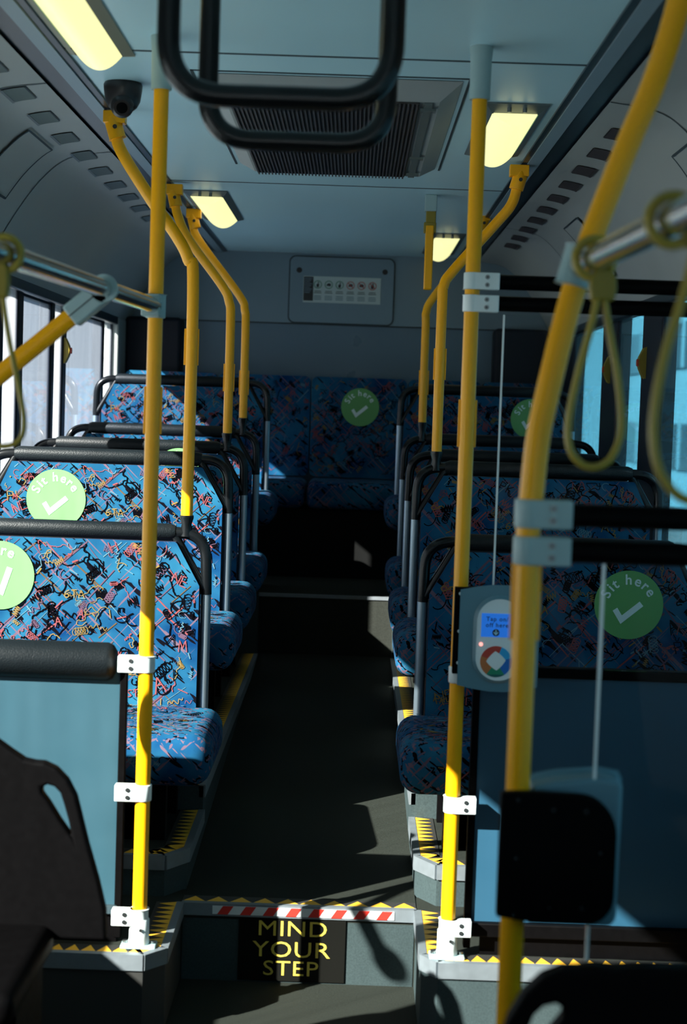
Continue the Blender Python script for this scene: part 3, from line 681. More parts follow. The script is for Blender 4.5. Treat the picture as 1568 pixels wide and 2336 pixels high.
# ------------------------------------------------------------------ chrome bars
zbar = 1.42 + .213
yb0 = 1.2
root = thing('grab_bar', (XL, 2.6, zbar), 'polished steel bar running to the sunlit-side stanchion', 'handrail')
x_end = XL; x_st = at(0, 556, 2.4).x; k = (x_st - x_end) / (2.4 - YP)
def xb1(y): return x_end + k * (y - YP)
f = MB(); f.tube([(xb1(yb0), yb0, zbar), (xb1(YP - .015), YP - .015, zbar)], .0175, 28); f.build('tube', 'chrome', root)
f = MB(); f.tube([(XL, YP, zbar - .026), (XL, YP, zbar + .026)], .0225, 24); f.box(XL - .026, XL + .014, YP - .05, YP, zbar - .024, zbar + .024); f.build('tee_clamp', 'grey', root, bevel=.003)
# diagonal yellow tube clamped to it
q = Vector((xb1(3.1), 3.1, zbar)); d0 = at(0, 820, 3.1) - at(160, 690, 3.1); d0.y = 0; d0.normalize()
root = thing('diagonal_pole', q + d0 * .8, 'slanted yellow tube clamped under the steel bar by the sunlit windows', 'pole')
e1 = q + d0 * .72; e2 = Vector((LW + .003, 2.78, e1.z - .05)); f = MB(); f.tube(fillet_path([q + d0 * .06, e1, e2], .08, 8), .0172, 28); f.build('tube', 'yellow', root)
f = MB(); f.tube([e2 + Vector((.001, 0, 0)), e2 + Vector((.018, 0, 0))], .035, 24); f.build('wall_flange', 'grey', root)
f = MB(); f.tube([q + Vector((0, -.022, 0)), q + Vector((0, .022, 0))], .0225, 24)
nn = Vector((-d0.z, 0, d0.x)); 
c_ = [q + nn * .022 + d0 * .005, q - nn * .022 + d0 * .005, q - nn * .0225 + d0 * .085, q + nn * .0225 + d0 * .085]
f.prism([p + Vector((0, -.022, 0)) for p in c_], (0, .044, 0)); cl = f.build('clamp', 'grey', root, bevel=.004)
g = MB(); c_ = [q + nn * .001 + d0 * .02, q - nn * .001 + d0 * .02, q - nn * .001 + d0 * .085, q + nn * .001 + d0 * .085]; g.prism([p + Vector((0, -.0235, 0)) for p in c_], (0, .002, 0)); g.build('split_line', 'ink', cl)
xr_ = at(1340, 596, YN - .08); zb2 = xr_.z; xbr = at(1345, 594, YN - .08).x
xb_near = at(1568, 488, 1.66).x
root = thing('grab_bar', (xbr, 1.9, zb2), 'polished steel bar running to the curved yellow stanchion', 'handrail')
def xb2_(y): return xbr + (xb_near - xbr) * (YN - .08 - y) / (YN - .08 - 1.66)
f = MB(); f.tube([(xb2_(.9), .9, zb2), (xb2_(YN - .02), YN - .02, zb2)], .0175, 28); f.build('tube', 'chrome', root)
pc = at(1319, 605, YN); f = MB(); dd = (at(1336, 560, YN) - at(1310, 650, YN)).normalized()
f.tube([pc - dd * .03, pc + dd * .025], .024, 24); f.build('tee_clamp', 'grey', root, bevel=.002)
# ------------------------------------------------------------------ hand straps
def strap(bar, path, Yp, label, buckle, bw=.0085, group='hand straps on the steel bars'):
    """bar: centre of loop round the bar; path: pixel path of the hanging loop in plane Yp"""
    root = thing('hand_strap', bar, label, 'hand strap', group)
    f = MB(); n = 28; rr = .0255; vs = []
    Pp = [bar + Vector((rr * math.cos(2 * PI * k / n), 0, rr * math.sin(2 * PI * k / n))) for k in range(n + 1)]
    f.tube(Pp, .0075, 10, flat=.8, cap=False); f.build('bar_ring', 'strap', root)
    (bx0, by0, bx1, by1) = buckle; a, b = at(bx0, by0, Yp), at(bx1, by1, Yp)
    f = MB(); zs_ = [a.z + .012, a.z, (a.z + b.z) / 2, b.z]; ws = [.6, .95, 1, .85]; xm = (a.x + b.x) / 2; hw = (b.x - a.x) / 2; vs = []
    for z_, w_ in zip(zs_, ws):
        for sx, sy in ((-1, -1), (1, -1), (1, 1), (-1, 1)): vs.append((xm + sx * hw * w_, Yp + sy * .011, z_))
    fs = [(4 * i + j, 4 * i + (j + 1) % 4, 4 * i + 4 + (j + 1) % 4, 4 * i + 4 + j) for i in range(3) for j in range(4)] + [(0, 1, 2, 3), (12, 13, 14, 15)]
    f.add(vs, fs); f.build('buckle', 'strapdark', root, bevel=.004)
    pp = smooth_path([at(x, y, Yp) for x, y in path], 8)
    f = MB(); f.tube(pp, bw, 12, flat=.62); f.build('hanging_loop', 'strap', root)
ys = YN - .12
strap(Vector((xb2_(ys), ys, zb2)), [(1368, 660), (1350, 740), (1318, 860), (1298, 960), (1300, 1020), (1322, 1055), (1355, 1066), (1390, 1050), (1413, 1005), (1418, 950), (1408, 850), (1388, 740), (1376, 660)], ys, 'hanging yellow strap loop next to the curved stanchion', (1345, 634, 1405, 688))
ys = 1.72
strap(Vector((xb2_(ys), ys, zb2)), [(1590, 560), (1555, 690), (1520, 800), (1496, 920), (1492, 1010), (1510, 1085), (1555, 1135), (1610, 1140), (1660, 1090), (1675, 950), (1640, 760), (1606, 560)], ys, 'dark yellow strap loop cut off by the picture edge over the shaded seats', (1560, 500, 1640, 570))
ys = 2.42
strap(Vector((xb1(ys), ys, zbar)), [(4, 640), (2, 720), (-5, 790)][:1] + [(8, 690), (22, 780), (42, 880), (55, 960), (45, 1003), (10, 1018), (-35, 1005), (-58, 950), (-50, 860), (-20, 740), (0, 650)], ys, 'yellow strap loop hanging before the sunlit windows', (-18, 615, 22, 680), .0065)
# ceiling hung strap far back
p = atz(982, 452, ZC); p = at(984, 455, 6.05)
root = thing('hanging_strap', (p.x, 6.05, p.z - .25), 'short flat yellow strap hanging edge-on from the ceiling', 'hand strap')
b0, b1 = at(984, 483, 6.05), at(975, 661, 6.05)
f = MB(); f.box(p.x - .022, p.x + .022, 6.03, 6.07, b0.z, ZC); f.build('bracket', 'grey', root, bevel=.003)
f = MB(); f.box(b0.x - .018, b0.x + .018, 6.035, 6.065, at(982, 515, 6.05).z, b0.z + .01); f.box(b0.x - .025, b0.x + .02, 6.033, 6.067, at(982, 532, 6.05).z, at(982, 508, 6.05).z); f.build('buckle', 'strapdark', root, bevel=.003)
f = MB(); f.box(b0.x - .018, b0.x + .012, 6.03, 6.07, b1.z, at(982, 515, 6.05).z); f.build('loop', 'yellow', root, bevel=.004)
# ------------------------------------------------------------------ hanging U rails near the camera
for (xl_, xr_, yb_, Y, label, rp) in ((381, 893, 217, 2.37, 'black U-shaped ceiling grab rail, the wider and nearer one', 130), (472, 880, 318, 2.75, 'black U-shaped ceiling grab rail, the narrower one in front of the vent', 105)):
    A, B = at(xl_, yb_, Y), at(xr_, yb_ + 12, Y); zb_ = (A.z + B.z) / 2; r = rp / FPX * Y
    root = thing('ceiling_grab_rail', ((A.x + B.x) / 2, Y, zb_), label, 'handrail', 'U-shaped rails hanging from the ceiling')
    f = MB(); f.tube(fillet_path([(A.x, Y, ZC), (A.x, Y, zb_), (B.x, Y, zb_), (B.x, Y, ZC)], r, 12), .0170, 24); f.build('tube', 'frameblack', root)
    for x in (A.x, B.x):
        f = MB(); f.tube([(x, Y, ZC - .05), (x, Y, ZC)], .025, 20); f.build('ceiling_socket', 'black', root)
# ------------------------------------------------------------------ bent seat poles
def bent(pts, Y, zrail, label, xs=None):
    P = [at(x, y, Y) for x, y in pts]; root = thing('bent_pole', (P[-1].x, Y, zrail), label, 'pole', 'bent yellow poles rising from the seat rails')
    xf = (P[-1].x + P[-2].x) / 2; P[-1].x = xf; P[-2].x = xf
    f = MB(); f.tube(smooth_path(P, 8), .0165, 24); f.build('tube', 'yellow', root)
    d = (P[0] - P[1]).normalized(); f = MB(); f.tube([P[0] - d * .03, P[0] + d * .012, P[0] + d * .03], [.023, .023, .02], 20)
    f.box(P[0].x - .03, P[0].x + .03, Y - .02, Y + .02, P[0].z + .012, ZC - .01); s = f.build('ceiling_socket', 'yellow', root, bevel=.002)
    g = MB(); g.tube([P[0] + Vector((.004, -.024, 0)), P[0] + Vector((.004, -.028, 0))], .006, 10); g.build('screw', 'ink', s)
    zb_ = P[-1].z
    f = MB(); f.tube([(xf, Y, zb_ + .003), (xf, Y, zb_ - .004), (xf, Y, (zb_ + zrail) / 2), (xf, Y, zrail - .01)], [.0195, .0195, .014, .019], 20); f.build('rail_socket', 'frameblack', root)
    zz = at(pts[-2][0], pts[-2][1] + 90, Y).z
    half_sleeve(root, xf, Y, zz - .10, zz)
# ------------------------------------------------------------------ seats
SEATH = .48
def strokes(mb, x0, x1, z0, z1, fn, inside, n, seed):
    rnd = random.Random(seed); lift = [.0010]
    def put(pts, w, mi):
        pts = [(x, z) for x, z in pts if inside(x, z)]
        if len(pts) > 1:
            mb.ribbon(pts, w, lift[0], mi, fn); lift[0] += .000004
    def rx(): return rnd.uniform(x0, x1)
    def rz(): return rnd.uniform(z0, z1)
    # long crossing threads
    for k in range(int(n * .20)):
        x, z = rx(), rz(); a = rnd.choice((.75, -.8)) + rnd.uniform(-.12, .12); l = rnd.uniform(.05, .16)
        put([(x + l * (t / 12 - .5) * math.cos(a), z + l * (t / 12 - .5) * math.sin(a)) for t in range(13)], rnd.uniform(.0015, .0045), rnd.choice((3, 3, 5, 2, 6)))
    GL = {'S': [(1, .9), (.6, 1), (.1, .8), (.5, .5), (.9, .2), (.4, 0), (0, .1)], 'T': [(0, 1), (1, 1), (.5, 1), (.5, 0)], 'A': [(0, 0), (.5, 1), (.75, .5), (.2, .5), (.75, .5), (1, 0)],
          'M': [(0, 0), (.15, 1), (.5, .3), (.85, 1), (1, 0)], 'H': [(.1, 0), (.1, 1), (.1, .5), (.9, .5), (.9, 1), (.9, 0)], '6': [(.9, 1), (.3, .8), (0, .3), (.4, 0), (.9, .25), (.6, .55), (.1, .4)],
          'E': [(1, 1), (0, 1), (0, .5), (.8, .5), (0, .5), (0, 0), (1, 0)], 'N': [(0, 0), (0, 1), (1, 0), (1, 1)], 'P': [(0, 0), (0, 1), (.8, .9), (.8, .55), (0, .5)], 'K': [(0, 1), (0, 0), (0, .5), (.9, 1), (.1, .5), (.9, 0)]}
    def word(wd, x, z, h, w, mi, a=0):
        for ch in wd:
            g = GL[ch]; q = []
            for (u, v), (u2, v2) in zip(g[:-1], g[1:]):
                for t in range(4): q.append((u + (u2 - u) * t / 4, v + (v2 - v) * t / 4))
            q.append(g[-1]); q = [(x + (u * h * .7) * math.cos(a) - v * h * math.sin(a), z + u * h * .7 * math.sin(a) + v * h * math.cos(a)) for u, v in q]
            put(q, w, mi); x += h * .9 * math.cos(a); z += h * .9 * math.sin(a)
    def scrawl(x, z, s, w, mi):
        kind = rnd.randrange(5); a = rnd.uniform(0, PI); ca, sa = math.cos(a), math.sin(a); q = []
        if kind == 0:   # zigzag
            k_ = rnd.randint(5, 9)
            for t in range(k_ * 3 + 1):
                u = t / 3; ph = u % 2; q.append((s * (u / k_ - .5) * .8, s * .5 * (ph if ph < 1 else 2 - ph)))
        elif kind == 1:  # loops
            for t in range(40): q.append((s * (t / 40 - .5) + s * .22 * math.sin(t * .8), s * .28 * math.cos(t * .8) * rnd.uniform(.85, 1.1)))
        elif kind == 2:  # hook
            r_ = rnd.uniform(2.5, 4.6)
            for t in range(18): q.append((s * .4 * math.cos(t / 18 * r_), s * .55 * math.sin(t / 18 * r_)))
        elif kind == 3:  # wiggle
            for t in range(26): q.append((s * (t / 26 - .5) * 1.3, s * .14 * math.sin(t * .75) + s * .1 * math.sin(t * .3)))
        else:            # scribbled hand
            px, pz = 0, 0; q.append((0, 0)); an = rnd.uniform(0, 6)
            for t in range(30):
                an += rnd.uniform(-.9, 1.0); px += s * .12 * math.cos(an); pz += s * .12 * math.sin(an); q.append((px, pz))
        put([(x + u * ca - v * sa, z + u * sa + v * ca) for u, v in q], w, mi)
    for k in range(int(n * .30)):
        scrawl(rx(), rz(), rnd.uniform(.02, .055), rnd.uniform(.0020, .0042), 1)
    for k in range(int(n * .26)):
        scrawl(rx(), rz(), rnd.uniform(.014, .045), rnd.uniform(.0014, .0028), rnd.choice((2, 2, 4, 4, 5, 3)))
    for k in range(int(n * .12)):   # short dashes
        x, z = rx(), rz(); a = rnd.uniform(0, PI); l = rnd.uniform(.01, .03)
        put([(x + l * t / 3 * math.cos(a), z + l * t / 3 * math.sin(a)) for t in range(4)], rnd.uniform(.002, .005), rnd.choice((2, 4, 5, 1)))
    for k in range(int(n * .06)):
        word(rnd.choice(('A', 'M', 'H', 'NE', 'PK', 'A', 'TA')), rx(), rz(), rnd.uniform(.016, .035), .0028, rnd.choice((2, 4, 1, 2)), rnd.uniform(-.5, .5))
    return word, put
def rounded_slab(mb, x0, x1, y0, y1, z0, z1, r, mi=0, n=5, cut=None):
    """box with rounded edges as a bevelled grid"""
    bm = bmesh.new(); bmesh.ops.create_cube(bm, size=1)
    for v in bm.verts: v.co = Vector(((x0 + x1) / 2 + v.co.x * (x1 - x0), (y0 + y1) / 2 + v.co.y * (y1 - y0), (z0 + z1) / 2 + v.co.z * (z1 - z0)))
    bmesh.ops.bevel(bm, geom=bm.edges[:], offset=r, segments=n, profile=.5, affect='EDGES')
    bm.verts.index_update(); mb.add([v.co.copy() for v in bm.verts], [[v.index for v in f_.verts] for f_ in bm.faces], mi, True); bm.free()
def seat_module(label, sd, seed, bottom=-.42, stickers=()):
    """double bench; local origin on floor... z=0 is the cushion top, x=0 the bench centre; sd=-1: aisle at +x"""
    root = thing('bus_seat', (0, 0, 0), label, 'seat', 'double seats in graffiti fabric')
    q = 1 if sd < 0 else -1          # aisle direction
    # backrest: outline with chamfered top corners
    ol = [(-.36, -.06), (.372, -.06), (.372, .335), (.305, .455), (-.305, .455), (-.36, .335)]
    ol = [(x * q, z) for x, z in ol]
    mb = MB(); mb.prism([(x, -.028, z) for x, z in ol], (0, .05, 0), 0, 7)
    bk = mb
    bm_ = MB()
    def fn(x, z, l): return Vector((x, -.028 - l, z))
    def inside(x, z):
        x *= q
        if not (-.35 < x < .362 and -.03 < z < .45): return False
        if z > .335 and abs(x) > .352 - (z - .335) * .545: return False
        return True
    word, put = strokes(mb, -.36, .37, -.03, .45, fn, inside, 500, seed)
    word('6TA', .0 if q > 0 else -.1, .29, .022, .003, 4, .03); word('STA', .18 * q, .02, .02, .003, 2, .05); word('A', .26 * q, .03, .045, .004, 2, .3)
    sx = .16 * q; put([(sx + .02 * math.cos(t), .245 + .018 * math.sin(t)) for t in [PI + PI * k / 10 for k in range(11)]], .003, 1)
    for dx in (-.008, .004): put([(sx + dx, .255), (sx + dx, .268)], .004, 1)
    mb.build('backrest', FAB + ['cushion_side'], root, recalc=False)
    f = MB(); f.prism([(x * .99, .022, z) for x, z in ol], (0, .012, 0)); f.build('back_shell', 'seatgap', root)
    # cushion
    mb = MB(); xa, xb_ = sorted((-.375 * q, .45 * q)); rounded_slab(mb, xa, xb_, -.45, .0, -.135, 0, .05)
    strokes(mb, xa + .06, xb_ - .06, .02, .39, lambda x, z, l: Vector((x, -z, l)), lambda x, z: xa + .05 < x < xb_ - .05 and .03 < z < .39, 220, seed + 5)
    strokes(mb, xa + .06, xb_ - .06, -.08, -.05, lambda x, z, l: Vector((x, -.45 - l, z)), lambda x, z: xa + .05 < x < xb_ - .05 and -.084 < z < -.052, 50, seed + 6)
    mb.build('seat_cushion', ['cushion_fabric'] + FAB[1:], root, recalc=False)
    # padded rail
    f = MB(); f.tube([(-.30, 0, .48), (-.285, 0, .48), (.285, 0, .48), (.30, 0, .48)], [.018, .0235, .0235, .018], 24); f.build('padded_rail', 'pad', root)
    for s in (-1, 1):
        p = fillet_path([(s * .295, 0, .48), (s * .385, 0, .475), (s * .389, 0, .31)], [.07], 10)
        f = MB(); f.tube(p, .0155, 20); f.tube([(s * .293, 0, .478), (s * .382, -.002, .325)], .0135, 18); f.build('corner_loop', 'frameblack', root)
        f = MB(); f.tube([(s * .389, 0, .318), (s * .389, 0, -.10)], .0145, 20); f.build('side_tube', 'satin', root)
    # pedestal
    f = MB(); f.box(-.33, .33, -.34, -.30, bottom, -.13); f.box(-.33, .33, -.06, -.03, bottom, -.10); f.box(-.30, -.25, -.34, -.03, bottom, -.12); f.box(.20, .25, -.34, -.03, bottom, -.12); f.build('pedestal', 'black', root)
    return root
def copy_tree(o, parent=None):
    c = o.copy(); COL.objects.link(c)
    if parent: c.parent = parent
    for ch in list(o.children): copy_tree(ch, c)
    return c
def sticker(root, px, py, Y, rot=0, R=.095):
    c = at(px, py, Y); off = root.location; Yl = Y
    f = MB(); f.prism([(c.x + R * math.cos(2 * PI * k / 48), Yl - .0012, c.z + R * math.sin(2 * PI * k / 48)) for k in range(48)], (0, .001, 0)); s = f.build('round_sticker', 'green', root); s['label'] = 'green round sticker reading Sit here'
    rr = R * .60; f = MB(); adv = {'S': .62, 'i': .30, 't': .40, ' ': .35, 'h': .60, 'e': .58, 'r': .42}; txt = 'Sit here'; size = R * .42
    tot = sum(adv[ch] for ch in txt) * size; pos = -tot / 2
    for ch in txt:
        wd = adv[ch] * size; ang = PI / 2 - (pos + wd / 2) / rr * .95 + rot + .08
        if ch != ' ':
            ca, sa = math.cos(ang - PI / 2), math.sin(ang - PI / 2); bx, bz = c.x + rr * math.cos(ang), c.z + rr * math.sin(ang)
            f.text(ch, size, lambda u, v: Vector((bx + u * ca - v * sa, Yl - .0022, bz + u * sa + v * ca)), 0, bold=.0007)
        pos += wd
    f.build('lettering', 'stickerwhite', s, recalc=False)
    tk = [(-.46, -.18), (-.22, -.56), (.42, -.02), (.31, .11), (-.19, -.31), (-.33, -.09)]
    f = MB(); cr, sr = math.cos(rot), math.sin(rot)
    f.prism([(c.x + R * (u * cr - v * sr), Yl - .0022, c.z + R * (u * sr + v * cr)) for u, v in tk], (0, .0008, 0)); f.build('tick_mark', 'stickerwhite', s)
ROWS = [(4.48, .585), (5.20, .765), (5.92, .785), (6.64, .832), (7.36, 1.045)]
SXL, SXR = -.785, .595
labL = ['sunlit double seat directly behind the padded partition', 'sunlit double seat second behind the padded partition, green sticker on its back', 'sunlit double seat third behind the padded partition', 'sunlit double seat fourth back, before the raised corner seat', 'raised half-shaded double seat in the sunlit rear corner']
labR = ['shaded double seat behind the blue partition, green sticker on its back', 'shaded double seat second behind the blue partition', 'shaded double seat third behind the blue partition', 'shaded double seat fourth behind the blue partition', 'raised shaded double seat by the tinted windows near the rear bench']
seats = {}
for sd, labs, sx in ((-1, labL, SXL), (1, labR, SXR)):
    proto = seat_module(labs[0], sd, 11 if sd < 0 else 23)
    for i, (Y, z) in enumerate(ROWS):
        o = proto if i == 0 else copy_tree(proto)
        o.location = (sx, Y, z); o['label'] = labs[i]; seats[(sd, i)] = o
bpy.context.view_layer.update()
# fix pedestal depth: floor under each row differs slightly, the foot plate closes the gap
FL = [.29, .36, .36, .36, .616]
for (sd, i), o in seats.items():
    z = ROWS[i][1]; sx = SXL if sd < 0 else SXR
    for ch in list(o.children):
        if ch.name.startswith('pedestal'):
            me = ch.data.copy(); ch.data = me
            for v in me.vertices:
                if v.co.z < -.4: v.co.z = FL[i] - z
sticker(seats[(-1, 0)], 0, 1312, 4.4495, .55)
sticker(seats[(-1, 1)], 128, 1138, 5.1695)
sticker(seats[(-1, 2)], 408, 1082, 5.8895)
sticker(seats[(1, 0)], 1435, 1380, 4.4495)
sticker(seats[(1, 4)], 1211, 956, 7.3295, 0, .090)
# fix labels for the first row
bent([(262, 292), (277, 345), (345, 455), (403, 538), (430, 592), (437, 660), (430, 1178)], 4.48, ROWS[0][1] + SEATH, 'bent yellow pole rising from the nearest sunlit seat')
bent([(398, 452), (406, 492), (432, 548), (506, 650), (523, 688), (525, 740), (520, 990)], 5.92, ROWS[2][1] + SEATH, 'bent yellow pole rising from the third sunlit seat')
bent([(442, 505), (452, 545), (545, 672), (559, 708), (561, 755), (554, 955)], 6.64, ROWS[3][1] + SEATH, 'bent yellow pole rising from the fourth sunlit seat')
bent([(1184, 412), (1168, 465), (1130, 512), (1034, 618), (1013, 652), (1007, 705), (998, 1032)], 5.20, ROWS[1][1] + SEATH, 'bent yellow pole rising from the second shaded seat')
bent([(1102, 510), (1092, 548), (1066, 582), (990, 678), (973, 712), (970, 755), (965, 965)], 6.64, ROWS[3][1] + SEATH, 'bent yellow pole rising from the fourth shaded seat')
# rear bench: five seats side by side
xs = [-1.16, -.69, -.222, .26, .63, .97]
lb = ['dark rear bench place in the sunlit corner', 'rear bench place with a triangle of sun on its lower back', 'middle rear bench place with a green sticker', 'rear bench place beside the middle one on the shaded side', 'rear bench place in the shaded corner']
def rear_seat(x0, x1, label, seed):
    root = thing('rear_bench_seat', ((x0 + x1) / 2, 8.16, .94), label, 'seat', 'seats of the rear bench')
    mb = MB(); ol = rrect((x0 + x1) / 2, 1.33, x1 - x0 - .006, .50, .03)
    mb.prism([(x, 8.13, z) for x, z in ol], (0, .09, 0), 0, 7)
    strokes(mb, x0 + .01, x1 - .01, 1.09, 1.56, lambda x, z, l: Vector((x, 8.13 - l, z)), lambda x, z: x0 + .012 < x < x1 - .012 and 1.10 < z < 1.565, 260, seed)
    mb.build('backrest', FAB + ['cushion_side'], root, recalc=False)
    mb = MB(); rounded_slab(mb, x0 + .003, x1 - .003, 7.66, 8.15, .945, 1.075, .04); mb.build('seat_cushion', 'cushion_fabric', root)
    return root
for i in range(5):
    r_ = rear_seat(xs[i], xs[i + 1], lb[i], 40 + i)
    if i == 2: sticker(r_, 822, 929, 8.1285)
# ------------------------------------------------------------------ plastic seats in the low-floor area
def plastic_seat(cx, Y, ztop, label, q=1):
    """one-piece black shell with a loop handle at each upper corner"""
    root = thing('plastic_seat', (cx, Y + .05, 0), label, 'seat', 'black plastic seats on the low floor')
    # half outline, x outward
    out = [(0, .05 * q), (.07, .044 * q), (.105, .02 * q), (.13, .004), (.150, 0), (.170, -.001), (.195, -.012), (.218, -.035), (.236, -.068), (.246, -.105), (.262, -.165), (.285, -.24), (.300, -.30), (.303, -.36)]
    hole = [(.166, -.052), (.178, -.046), (.192, -.050), (.204, -.062), (.212, -.085), (.222, -.118), (.229, -.150), (.205, -.118), (.182, -.082), (.168, -.064)]
    out = [(x * .905, z * .905) for x, z in out]; hole = [(x * .905, z * .905) for x, z in hole]
    mb = MB()
    bm = bmesh.new()
    def P(x, z): return (cx + x, Y, ztop + z)
    # fill outline with holes via triangulation
    loops = [[(x, z) for x, z in out] + [(-x, z) for x, z in reversed(out[1:])], hole, [(-x, z) for x, z in hole]]
    eds = []
    for lp in loops:
        vs = [bm.verts.new(P(x, z)) for x, z in lp]
        eds += [bm.edges.new((vs[i], vs[(i + 1) % len(vs)])) for i in range(len(vs))]
    bmesh.ops.triangle_fill(bm, use_beauty=True, use_dissolve=False, edges=eds)
    # cull faces inside the handle holes
    def inpoly(x, z, poly):
        c = False; j = len(poly) - 1
        for i in range(len(poly)):
            (xi, zi), (xj, zj) = poly[i], poly[j]
            if (zi > z) != (zj > z) and x < (xj - xi) * (z - zi) / (zj - zi) + xi: c = not c
            j = i
        return c
    kill = [f_ for f_ in bm.faces if any(inpoly(f_.calc_center_median().x - cx, f_.calc_center_median().z - ztop, lp) for lp in loops[1:])]
    if kill: bmesh.ops.delete(bm, geom=kill, context='FACES_ONLY')
    r_ = bmesh.ops.extrude_face_region(bm, geom=bm.faces[:])
    for v in [g for g in r_['geom'] if isinstance(g, bmesh.types.BMVert)]: v.co.y += .03
    bmesh.ops.recalc_face_normals(bm, faces=bm.faces)
    es = [e for e in bm.edges if len(e.link_faces) == 2 and e.calc_face_angle(0) > 1.2]
    rb = bmesh.ops.bevel(bm, geom=es, offset=.006, segments=3, profile=.5, affect='EDGES', clamp_overlap=True)
    for f_ in rb['faces']: f_.smooth = True
    bm.verts.index_update(); mb.add([v.co.copy() for v in bm.verts], [[v.index for v in f_.verts] for f_ in bm.faces]); bm.free()
    mb.build('back_shell', 'black', root, recalc=False)
    mb = MB(); rounded_slab(mb, cx - .18, cx + .18, Y - .36, Y + .02, ztop - .36, ztop - .30, .025); mb.build('seat_pan', 'black', root)
    mb = MB(); mb.box(cx - .17, cx + .17, Y - .28, Y - .05, 0, ztop - .35); mb.build('pedestal', 'black', root)
    return root
A = at(130, 1740, 2.9); plastic_seat(at(150, 1790, 2.9).x - .195, 2.9, A.z, 'black plastic seat shell with handle slot before the sunlit partition')
A = at(1330, 2213, 1.81); plastic_seat(at(1182, 2300, 1.81).x + .204, 1.81, A.z + .0, 'black plastic seat top with handle slot under the curved stanchion', .12)
# ------------------------------------------------------------------ step warning plate and reflective tape
yr = 3.9335
a = at(546, 2093, yr); b = at(785, 2250, yr)
root = thing('step_warning_plate', ((a.x + b.x) / 2, yr, .005), 'black plate lettered in yellow on the aisle step riser', 'sign')
f = MB(); f.box(a.x, b.x, yr - .004, yr, .004, .160); f.build('plate', 'mat', root, bevel=.001)
f = MB()
for wd, px, py, hh in (('MIND', 667, 2136, 36), ('YOUR', 664, 2184, 37), ('STEP', 662, 2226, 35)):
    c = at(px, py, yr - .005); s = hh / FPX * 3.93 / .70
    f.text(wd, s, lambda u, v: Vector((c.x + u * 1.22, yr - .0045, c.z + v)), 0, spacing=1.05)
f.build('lettering', 'text_yellow', root, recalc=False)
a = at(485, 2075, 3.93).x; b = at(900, 2084, 3.93).x
f = MB(); yy = 3.9285; z0, z1 = .168, .189; f.box(a, b, yy - .0012, yy, z0, z1, 0); n = 8
for k in range(n):
    u = a + .012 + (b - a) * k / n; f.prism([(u, yy - .0018, z0), (u + .026, yy - .0018, z0), (u + .040, yy - .0018, z1), (u + .014, yy - .0018, z1)], (0, .0006, 0), 1)
tag(f.build('reflective_tape', ['whitetape', 'redtape']), 'red and white striped reflective tape along the aisle step nosing', 'tape')
f = MB(); f.box(-.382, .190, 3.9335, 3.9349, 0, .155); struct(f.build('trim_riser', 'riser'))
# ------------------------------------------------------------------ stop buttons on pillars
def stop_button(side, y, z, label):
    x = LW + .006 if side < 0 else RW - .006
    root = thing('stop_button', (x, y, z - .05), label, 'button', 'stop buttons on the window pillars')
    f = MB(); pr = [(0, -.055), (.008, -.05), (.022, -.02), (.026, 0), (.022, .02), (.008, .05), (0, .055)]
    f.prism([(x - side * u, y - .02, z + v) for u, v in pr], (0, .04, 0)); f.build('housing', 'strapdark', root, bevel=.002)
    f = MB(); f.tube([(x - side * .024, y, z), (x - side * .031, y, z)], .013, 16); f.build('push_button', 'red', root)
stop_button(-1, 6.75, at(157, 800, 6.75).z, 'yellow stop button on the pillar between sunlit windows')
stop_button(1, 6.58, at(1373, 843, 6.6).z, 'dark stop button on the pillar nearer the rear')
stop_button(1, 5.78, at(1458, 828, 5.8).z, 'dark stop button on the pillar nearer the blue partition')
# plain red strip and a hook over the right windows
p = atx(1532, 622, RW - .03); f = MB(); f.prism([(RW - .034, p.y + yy, p.z + zz) for yy, zz in rrect(0, 0, .34, .022, .01)], (.004, 0, 0)); tag(f.build('red_strip', 'red', origin=p), 'thin red strip on the header above the tinted windows', 'label')
p = at(1484, 275, 3.6)
root = thing('coat_hook', p, 'small dark latch hook hanging from the shaded cove', 'hook')
f = MB(); t = 2.3; x, z = cove_xz(1, t); f.tube(smooth_path([(x, 3.65, z + .01), (x - .005, 3.62, z - .015), (x + .004, 3.60, z - .035), (x + .012, 3.6, z - .045)], 5), [.014] * 14 + [.012, .008], 12); f.build('arm', 'black', root)
f = MB(); f.tube([(x, 3.65, z + .012), (x, 3.65, z - .004)], .02, 14); f.build('mount', 'black', root)
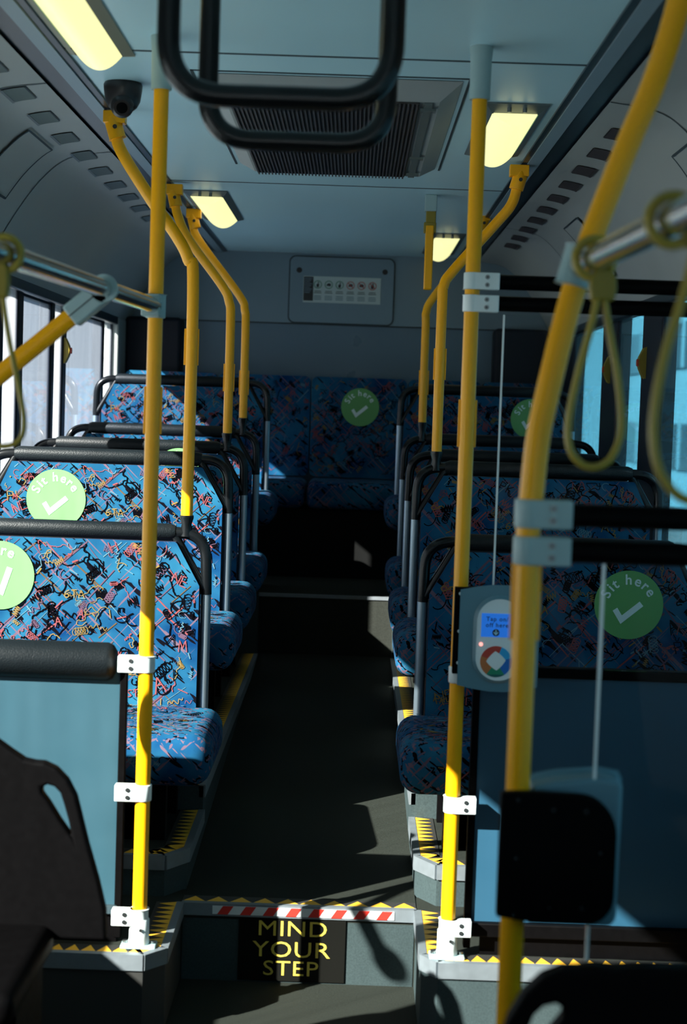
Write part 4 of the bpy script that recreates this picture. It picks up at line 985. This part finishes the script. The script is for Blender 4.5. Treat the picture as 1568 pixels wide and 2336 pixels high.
# ------------------------------------------------------------------ outside
f = MB(); f.box(-60, 60, -60, 80, -.7, -.62); struct(f.build('ground_road', 'asphalt'))
def building(x0, x1, y0, y1, h, m_, label, floors=4, nx=8, face_x=None):
    root = thing('building', ((x0 + x1) / 2, (y0 + y1) / 2, -.62), label, 'building')
    f = MB(); f.box(x0, x1, y0, y1, -.62, h); f.build('walls', m_, root)
    fx = x0 if face_x == 0 else x1; s = -1 if face_x == 0 else 1
    fh = h / floors
    for k in range(floors):
        z = .3 + k * fh
        f = MB(); f.box(min(fx, fx + s * .06), max(fx, fx + s * .06), y0 + .6, y1 - .6, z, z + fh * .45)
        for j in range(nx): 
            yy = y0 + .6 + (y1 - y0 - 1.2) * j / nx; f.box(min(fx, fx + s * .09), max(fx, fx + s * .09), yy, yy + .12, z, z + fh * .45, 1)
        f.build('window_band', ['ext_dark', m_], root)
building(7.5, 14, 20, 46, 7, 'ext_teal', 'blue-clad building with dark window bands outside the tinted windows', 3, 9, 0)
building(5.5, 13, -18, 14, 9, 'ext_shade', 'unseen dark blue building added to cut skylight at the tinted windows', 4, 10, 0)  # out of view; added to hold sky light off the right seats
building(6, 12, 48, 70, 10, 'ext_teal', 'blue-grey building farther away outside the tinted windows', 4, 8, 0)
building(-30, -18, 40, 80, 3.0, 'ext_white', 'low pale building outside the sunlit windows', 2, 8, 1)
# ------------------------------------------------------------------ light
wd = bpy.data.worlds.new('sky'); SC.world = wd; wd.use_nodes = True; nt = wd.node_tree; bg = nt.nodes['Background']
tc = nt.nodes.new('ShaderNodeTexCoord'); sp = nt.nodes.new('ShaderNodeSeparateXYZ'); nt.links.new(tc.outputs['Generated'], sp.inputs[0])
rp = nt.nodes.new('ShaderNodeValToRGB'); rp.color_ramp.elements[0].position = .0; rp.color_ramp.elements[0].color = (.40, .62, .84, 1)
rp.color_ramp.elements[1].position = .6; rp.color_ramp.elements[1].color = (.16, .40, .78, 1)
nt.links.new(sp.outputs['Z'], rp.inputs[0]); nt.links.new(rp.outputs[0], bg.inputs[0]); bg.inputs[1].default_value = .50
sun = bpy.data.lights.new('sun', 'SUN'); sun.energy = 38; sun.color = (1, .95, .86); sun.angle = .009
so = bpy.data.objects.new('sun', sun); COL.objects.link(so); so.location = (-8, -8, 8)
so.rotation_euler = Vector((1, .86, -.79)).to_track_quat('-Z', 'Y').to_euler()
SC.cycles.max_bounces = 10; SC.cycles.diffuse_bounces = 5; SC.cycles.transparent_max_bounces = 16
SC.cycles.use_denoising = True
